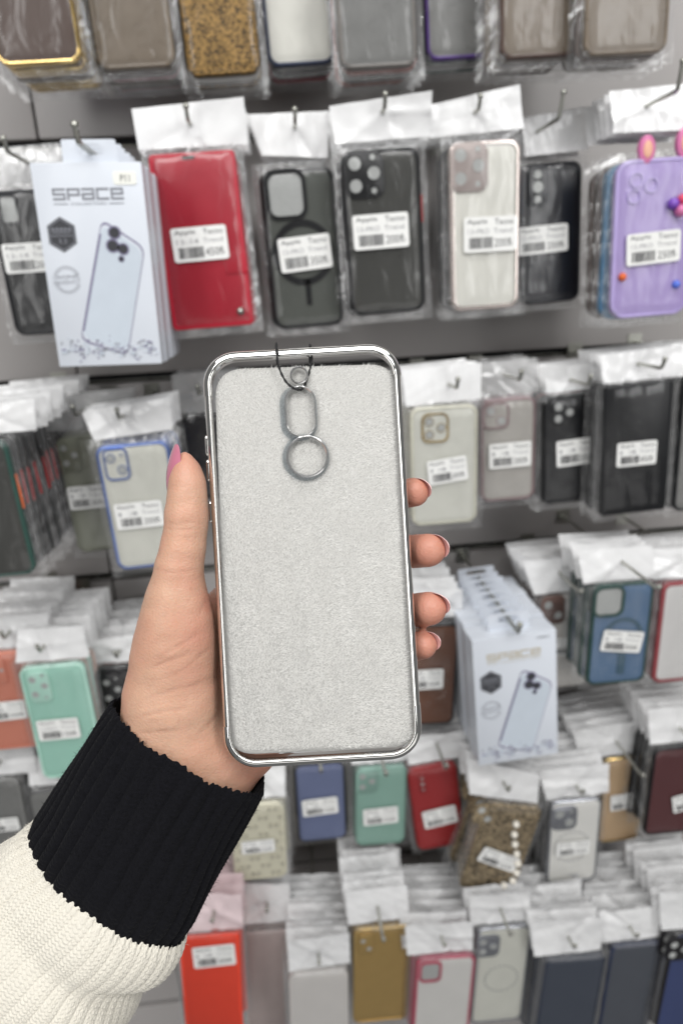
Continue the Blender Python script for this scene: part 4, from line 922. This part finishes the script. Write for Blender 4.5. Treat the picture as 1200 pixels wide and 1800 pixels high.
def skin():
    m = mat('skin', (0.595, 0.362, 0.252), 0.40, noise=0.10, scale=140, bump=0.28, bscale=1100, spec=0.4, sss=0.22)
    nt = m.node_tree; b = nt.nodes['Principled BSDF']
    b.inputs['Subsurface Radius'].default_value = (0.006, 0.0022, 0.0012); b.inputs['Subsurface Scale'].default_value = 0.5
    src = b.inputs['Base Color'].links[0].from_socket
    def mixin(attr, col, k, src):
        a = nt.nodes.new('ShaderNodeAttribute'); a.attribute_name = attr
        mm = nt.nodes.new('ShaderNodeMath'); mm.operation = 'MULTIPLY'; mm.inputs[1].default_value = k; nt.links.new(a.outputs['Fac'], mm.inputs[0])
        x = nt.nodes.new('ShaderNodeMix'); x.data_type = 'RGBA'; x.inputs['B'].default_value = (*col, 1)
        nt.links.new(mm.outputs[0], x.inputs['Factor']); nt.links.new(src, x.inputs['A']); return x.outputs['Result']
    tc = nt.nodes.new('ShaderNodeTexCoord')
    for sc_, k, col, lo_ in ((38, 0.55, (0.60, 0.27, 0.19), 0.45), (420, 0.45, (0.48, 0.25, 0.17), 0.55), (24, 0.30, (0.62, 0.42, 0.27), 0.5)):   # mottling, pores, paler patches
        n = nt.nodes.new('ShaderNodeTexNoise'); n.inputs['Scale'].default_value = sc_; n.inputs['Detail'].default_value = 3; nt.links.new(tc.outputs['Object'], n.inputs['Vector'])
        mr = nt.nodes.new('ShaderNodeMapRange'); mr.inputs['From Min'].default_value = lo_; mr.inputs['From Max'].default_value = lo_ + 0.25; mr.inputs['To Max'].default_value = k
        nt.links.new(n.outputs['Fac'], mr.inputs['Value'])
        x = nt.nodes.new('ShaderNodeMix'); x.data_type = 'RGBA'; x.inputs['B'].default_value = (*col, 1)
        nt.links.new(mr.outputs['Result'], x.inputs['Factor']); nt.links.new(src, x.inputs['A']); src = x.outputs['Result']
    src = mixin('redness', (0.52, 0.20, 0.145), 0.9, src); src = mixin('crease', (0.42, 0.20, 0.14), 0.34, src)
    nt.links.new(src, b.inputs['Base Color']); return m
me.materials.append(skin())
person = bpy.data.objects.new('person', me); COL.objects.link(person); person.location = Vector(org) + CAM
tag(person, 'left hand in a black and white knit sleeve holding up the phone case', 'person')
# nails
NAILM = mat('mauve nail varnish', srgb(192, 118, 138), 0.12, noise=0.06, scale=200, coat=0.8, spec=0.6)
NAILF = mat('pale nail', srgb(246, 206, 204), 0.12, noise=0.05, scale=200, coat=0.6)
def nail(c, d, n, length, width, Rr, m, over, thick=0.0005, spine=None):
    d = np.array(d, float); d /= np.linalg.norm(d); n = np.array(n, float); n -= d * (n @ d); n /= np.linalg.norm(n); t = np.cross(d, n)
    na, nb = 17, 15; top = np.zeros((na, nb, 3)); bot = top.copy(); ph = math.asin(min(0.98, width / 2 / Rr))
    for i in range(na):
        s = i / (na - 1)
        wsc = math.sqrt(max(0.02, 1 - ((s - 0.42) / 0.60) ** 2)) if s > 0.42 else math.sqrt(max(0.05, 1 - ((0.42 - s) / 0.50) ** 2))
        for j in range(nb):
            a = (2 * j / (nb - 1) - 1) * ph * wsc
            base = np.array(c) + d * (s - 0.5) * length - n * (0.0011 * (2 * s - 0.8) ** 2) if spine is None else spine(s)
            top[i, j] = base + n * (Rr * (math.cos(a) - 1) + thick * 0.5 * math.sqrt(max(0, 1 - (a / (ph * wsc + 1e-6)) ** 2))) + t * Rr * math.sin(a)
            bot[i, j] = base + n * (Rr * (math.cos(a) - 1) - thick * 0.5) + t * Rr * math.sin(a)
    mb = MB(); mb.grid(top); mb.grid(bot[:, ::-1])
    per = [(0, j) for j in range(nb)] + [(i, nb - 1) for i in range(1, na)] + [(na - 1, j) for j in range(nb - 2, -1, -1)] + [(i, 0) for i in range(na - 2, 0, -1)]
    N = len(per); mb.add(np.array([top[p] for p in per] + [bot[p] for p in per]), [(i, i + N, (i + 1) % N + N, (i + 1) % N) for i in range(N)])
    mb.v = [(x @ AX) - org for x in mb.v]
    o = mb.build('nail', m, person, angle=70); return o
P_, rad = finger_seg['thumb']
n_t = np.array([-0.87, 0.02, 0.49]); q0, q1, q2 = cc_((296.5, 867, .2616)), cc_((288.5, 826, .2614)), cc_((309, 781, .2612)); dn = q2 - q0
nail(q0, dn, n_t, 0.018, 0.0116, 0.0072, NAILM, 0, spine=lambda t: (1 - t) ** 2 * q0 + 2 * t * (1 - t) * q1 + t * t * q2)
for nm, m, nrm in (('index', NAILF, (.62, .46, -.50)), ('middle', NAILF, (.66, .36, -.52)), ('ring', NAILF, (.60, .50, -.42)), ('pinky', NAILF, (.66, .42, -.46))):
    P_, rad = finger_seg[nm]; d = (P_[-1] - P_[-2]); d = d / np.linalg.norm(d); n = np.array(nrm); n = n - d * (n @ d); n /= np.linalg.norm(n); r = rad[-1] * px
    nail(P_[-1] + n * (r - 0.0006) + d * r * 0.06 - np.array([0, 0, -0.0004]), d, n, r * 2.1, r * 1.6, r * 1.0, m, 0, 0.0004)

# ---------------------------------------------------------------- the sleeve
ctl = [((338, 1298, .2800), 146, 96), ((334, 1309, .2800), 161, 102), ((262, 1427, .2815), 166, 112), ((195, 1540, .2830), 176, 120), ((140, 1600, .2838), 189, 128), ((84, 1657, .285), 203, 138), ((-21, 1779, .287), 220, 150), ((-126, 1938, .290), 235, 160), ((-210, 2060, .293), 245, 165)]
ctl = ctl[1:]
C3 = [Vector(AX @ np.array((held(*c[0]) - CAM)[:])) for c in ctl]
kk = 24
path = smooth_path(C3, kk, False); hw = [v.x for v in smooth_path([Vector((c[1], c[2], 0)) for c in ctl], kk, False)]; hd = [v.y for v in smooth_path([Vector((c[1], c[2], 0)) for c in ctl], kk, False)]
path = np.array([p[:] for p in path]); arc = np.concatenate([[0], np.cumsum(np.linalg.norm(np.diff(path, axis=0), axis=1))]); hw = np.array(hw) * px; hd = np.array(hd) * px
s_cuff = arc[2 * kk]                           # arc length where black meets white
NS, NU = 520, 960
def tube_part(s0, s1, ns, ribs, amp, stitch_len, stitch_amp, white, name, m, lip=True):
    S = np.linspace(s0, s1, ns); C = np.stack([np.interp(S, arc, path[:, i]) for i in range(3)], 1); A_ = np.interp(S, arc, hw); B_ = np.interp(S, arc, hd)
    T = np.gradient(C, axis=0); T /= np.linalg.norm(T, axis=1)[:, None]
    zax = np.array([0, 0, 1.0]); N1 = np.cross(T, zax); N1 /= np.linalg.norm(N1, axis=1)[:, None]; N2 = np.cross(N1, T)
    th = np.linspace(0, 2 * PI, NU, endpoint=False); ct, st = np.cos(th), np.sin(th)
    s = S[:, None] * np.ones((1, NU)); th2 = np.ones((ns, 1)) * th[None]
    warp = 0.05 * np.sin(s * 60 + 1) + 0.03 * np.sin(th2 * 3 + s * 40)
    ph = (th2 + warp * 0.35) * ribs / (2 * PI)
    x = (ph % 1.0) * 2 - 1                     # -1..1 across one rib
    rib = amp * (np.clip(np.cos(x * PI * 0.5), 0, 1) ** 0.7 * 1.6 - 0.8)
    row = s / stitch_len + 0.25 * np.sin(th2 * 9)
    xx = np.abs(((x * (1.0 if not white else 1.0)) % 1.0) - 0.5) * 2
    colw = (ph * 3) % 1.0; vx = np.abs(colw * 2 - 1)
    st_ = stitch_amp * (np.abs(np.sin(PI * (s / stitch_len + 0.55 * vx + 0.1 * np.sin(th2 * 9)))) * np.clip(1.25 - vx ** 4 * 1.2, 0, 1) - 0.5) if white else stitch_amp * (np.abs(np.sin(PI * (row + 0.55 * np.abs(x)))) - 0.6) * np.clip(np.cos(x * PI * 0.5) * 1.5, 0.25, 1)
    q = s - s_cuff
    lump = 0.0011 * np.sin(th2 * 2 + s * 50) + 0.0008 * np.sin(th2 * 5 - s * 90)
    if white:
        fold = 0.0016 * np.exp(-((q - 0.010 - 0.003 * np.cos(th2)) / 0.007) ** 2) - 0.0030 * np.exp(-((q - 0.0215 - 0.004 * np.sin(th2 * 1 + .5)) / 0.0055) ** 2) + 0.0015 * np.exp(-((q - 0.040) / 0.010) ** 2)
        fold = fold * np.clip(0.75 - 0.75 * np.cos(th2 - 0.2), 0.05, 1.4); fold = fold + 0.0012 * np.clip(1 - q / 0.004, -1, 0) * 0 + 0.0008
        lump = lump + fold
    else:
        lump = lump * (0.6) - 0.0009 * np.exp(-((q) / 0.004) ** 2) + 0.0012 * np.exp(-(s / 0.006) ** 2) * np.sin(th2 * 11) * 0.5
    amp_var = 0.65 + 0.5 * (0.5 + 0.5 * np.sin(th2 * 4 + s * 55)) * (0.6 + 0.4 * np.sin(th2 * 7 + 1.3))
    if not white: rib = rib * (0.25 + 0.75 * np.clip(s / 0.008, 0, 1))
    if white: lump = lump - 0.0016 * np.exp(-np.clip(q, 0, 1) / 0.0012)
    off = rib * amp_var + st_ + lump - (0 if white else 0.0016 * np.clip(q / 0.002, 0, 1))
    edge = 0.00030 * np.sin(ph * 2 * PI * 2) + 0.00035 * np.sin(th2 * 37 + 2 * np.sin(th2 * 5)) + 0.0003 * np.sin(th2 * 91) + 0.0006 * np.sin(th2 * 7)
    a = A_[:, None] + off; b = B_[:, None] + off
    # a cloth tube: flatter than an ellipse
    ex = np.sign(ct) * np.abs(ct) ** 0.88; ey = np.sign(st) * np.abs(st) ** 0.88
    P = C[:, None] + N1[:, None] * (a * ex)[..., None] + N2[:, None] * (b * ey)[..., None] + T[:, None] * (edge * np.exp(-np.minimum(s - s0, s1 - s) / 0.002))[..., None]
    if not white:                              # the hem rolls inwards
        base = P[0]; cen = C[0]
        inner = []
        for k in range(1, 8):
            f = k / 7; w_ = 1 - 0.05 * math.sin(f * PI / 2) if f < .5 else 1 - 0.05 * math.sin(f * PI / 2)
            off_ = T[0] * (-0.0012 * math.sin(f * PI)) + T[0] * (0.02 * max(0, f - 0.5))
            inner.append(cen + (base - cen) * (1 - 0.055 * f) + off_)
        P = np.concatenate([np.array(inner)[::-1], P])
    n_ = P.shape[0]; v = (P.reshape(-1, 3) @ AX) - org
    ii, jj = np.meshgrid(np.arange(n_ - 1), np.arange(NU), indexing='ij'); j2 = (jj + 1) % NU
    f = np.stack([ii * NU + jj, ii * NU + j2, (ii + 1) * NU + j2, (ii + 1) * NU + jj], -1).reshape(-1, 4)
    me = bpy.data.meshes.new(name); me.from_pydata(v.tolist(), [], f.tolist()); me.shade_smooth(); me.materials.append(m)
    o = bpy.data.objects.new(name, me); COL.objects.link(o); return o, P
WOOLB = mat('black wool', (0.0055, 0.0055, 0.0072), 0.9, noise=0.5, scale=700, bump=0.5, bscale=1500, spec=0.08)
WOOLW = mat('off white wool', srgb(216, 211, 199), 0.9, noise=0.05, scale=500, bump=0.5, bscale=1500, spec=0.2)
for mm in (WOOLB, WOOLW):
    mm.node_tree.nodes['Principled BSDF'].inputs['Sheen Weight'].default_value = 0.25 if mm is WOOLW else 0.03
sleeve = empty('sleeve', parent=person)
o, PB = tube_part(0, s_cuff + 0.004, 230, 34, 0.0010, 0.0019, 0.00022, False, 'cuff', WOOLB); o.parent = sleeve
o['label'] = 'black ribbed cuff'
o, PW = tube_part(s_cuff - 0.0006, arc[-1], 500, 46, 0.00045, 0.00165, 0.00060, True, 'upper_sleeve', WOOLW); o.parent = sleeve
o['label'] = 'off white knitted sleeve'
def fuzz(Psrc, n, m, L, name):
    g = np.random.default_rng(2); a = Psrc.shape[0]; i = g.integers(0, a - 1, n); j = g.integers(0, NU, n); p = Psrc[i, j]
    tang = Psrc[np.minimum(i + 1, a - 1), j] - p; tang /= np.linalg.norm(tang, axis=1)[:, None] + 1e-9
    ar = Psrc[i, (j + 3) % NU] - p; nrm = np.cross(ar, tang); nrm /= np.linalg.norm(nrm, axis=1)[:, None] + 1e-9
    cen = Psrc.mean(1)[i]; nrm *= np.sign(((p - cen) * nrm).sum(1))[:, None]
    d = nrm * g.uniform(0.2, 1, (n, 1)) + tang * g.normal(size=(n, 1)) * 0.8 + g.normal(size=(n, 3)) * 0.5; d /= np.linalg.norm(d, axis=1)[:, None]
    l = g.uniform(0.3, 1, (n, 1)) * L; w = np.cross(d, g.normal(size=(n, 3))); w /= np.linalg.norm(w, axis=1)[:, None]; w *= 0.00005
    k = g.normal(size=(n, 3)) * 0.3 * l
    pts_ = np.stack([p - w, p + w, p + d * l * 0.5 + k * 0.4 + w, p + d * l * 0.5 + k * 0.4 - w, p + d * l + k], 1).reshape(-1, 3)
    mb = MB(); mb.add((pts_ @ AX) - org, [q for t in range(n) for q in ((5 * t, 5 * t + 1, 5 * t + 2, 5 * t + 3), (5 * t + 3, 5 * t + 2, 5 * t + 4))])
    o = mb.build(name, m, sleeve, smooth=False); o['kind'] = 'stuff'
fuzz(PB, 6000, mat('black wool fuzz', (0.006, 0.006, 0.007), 0.9, spec=0.1), 0.0020, 'fuzz')
fuzz(PW, 9000, WOOLW, 0.0014, 'fuzz')
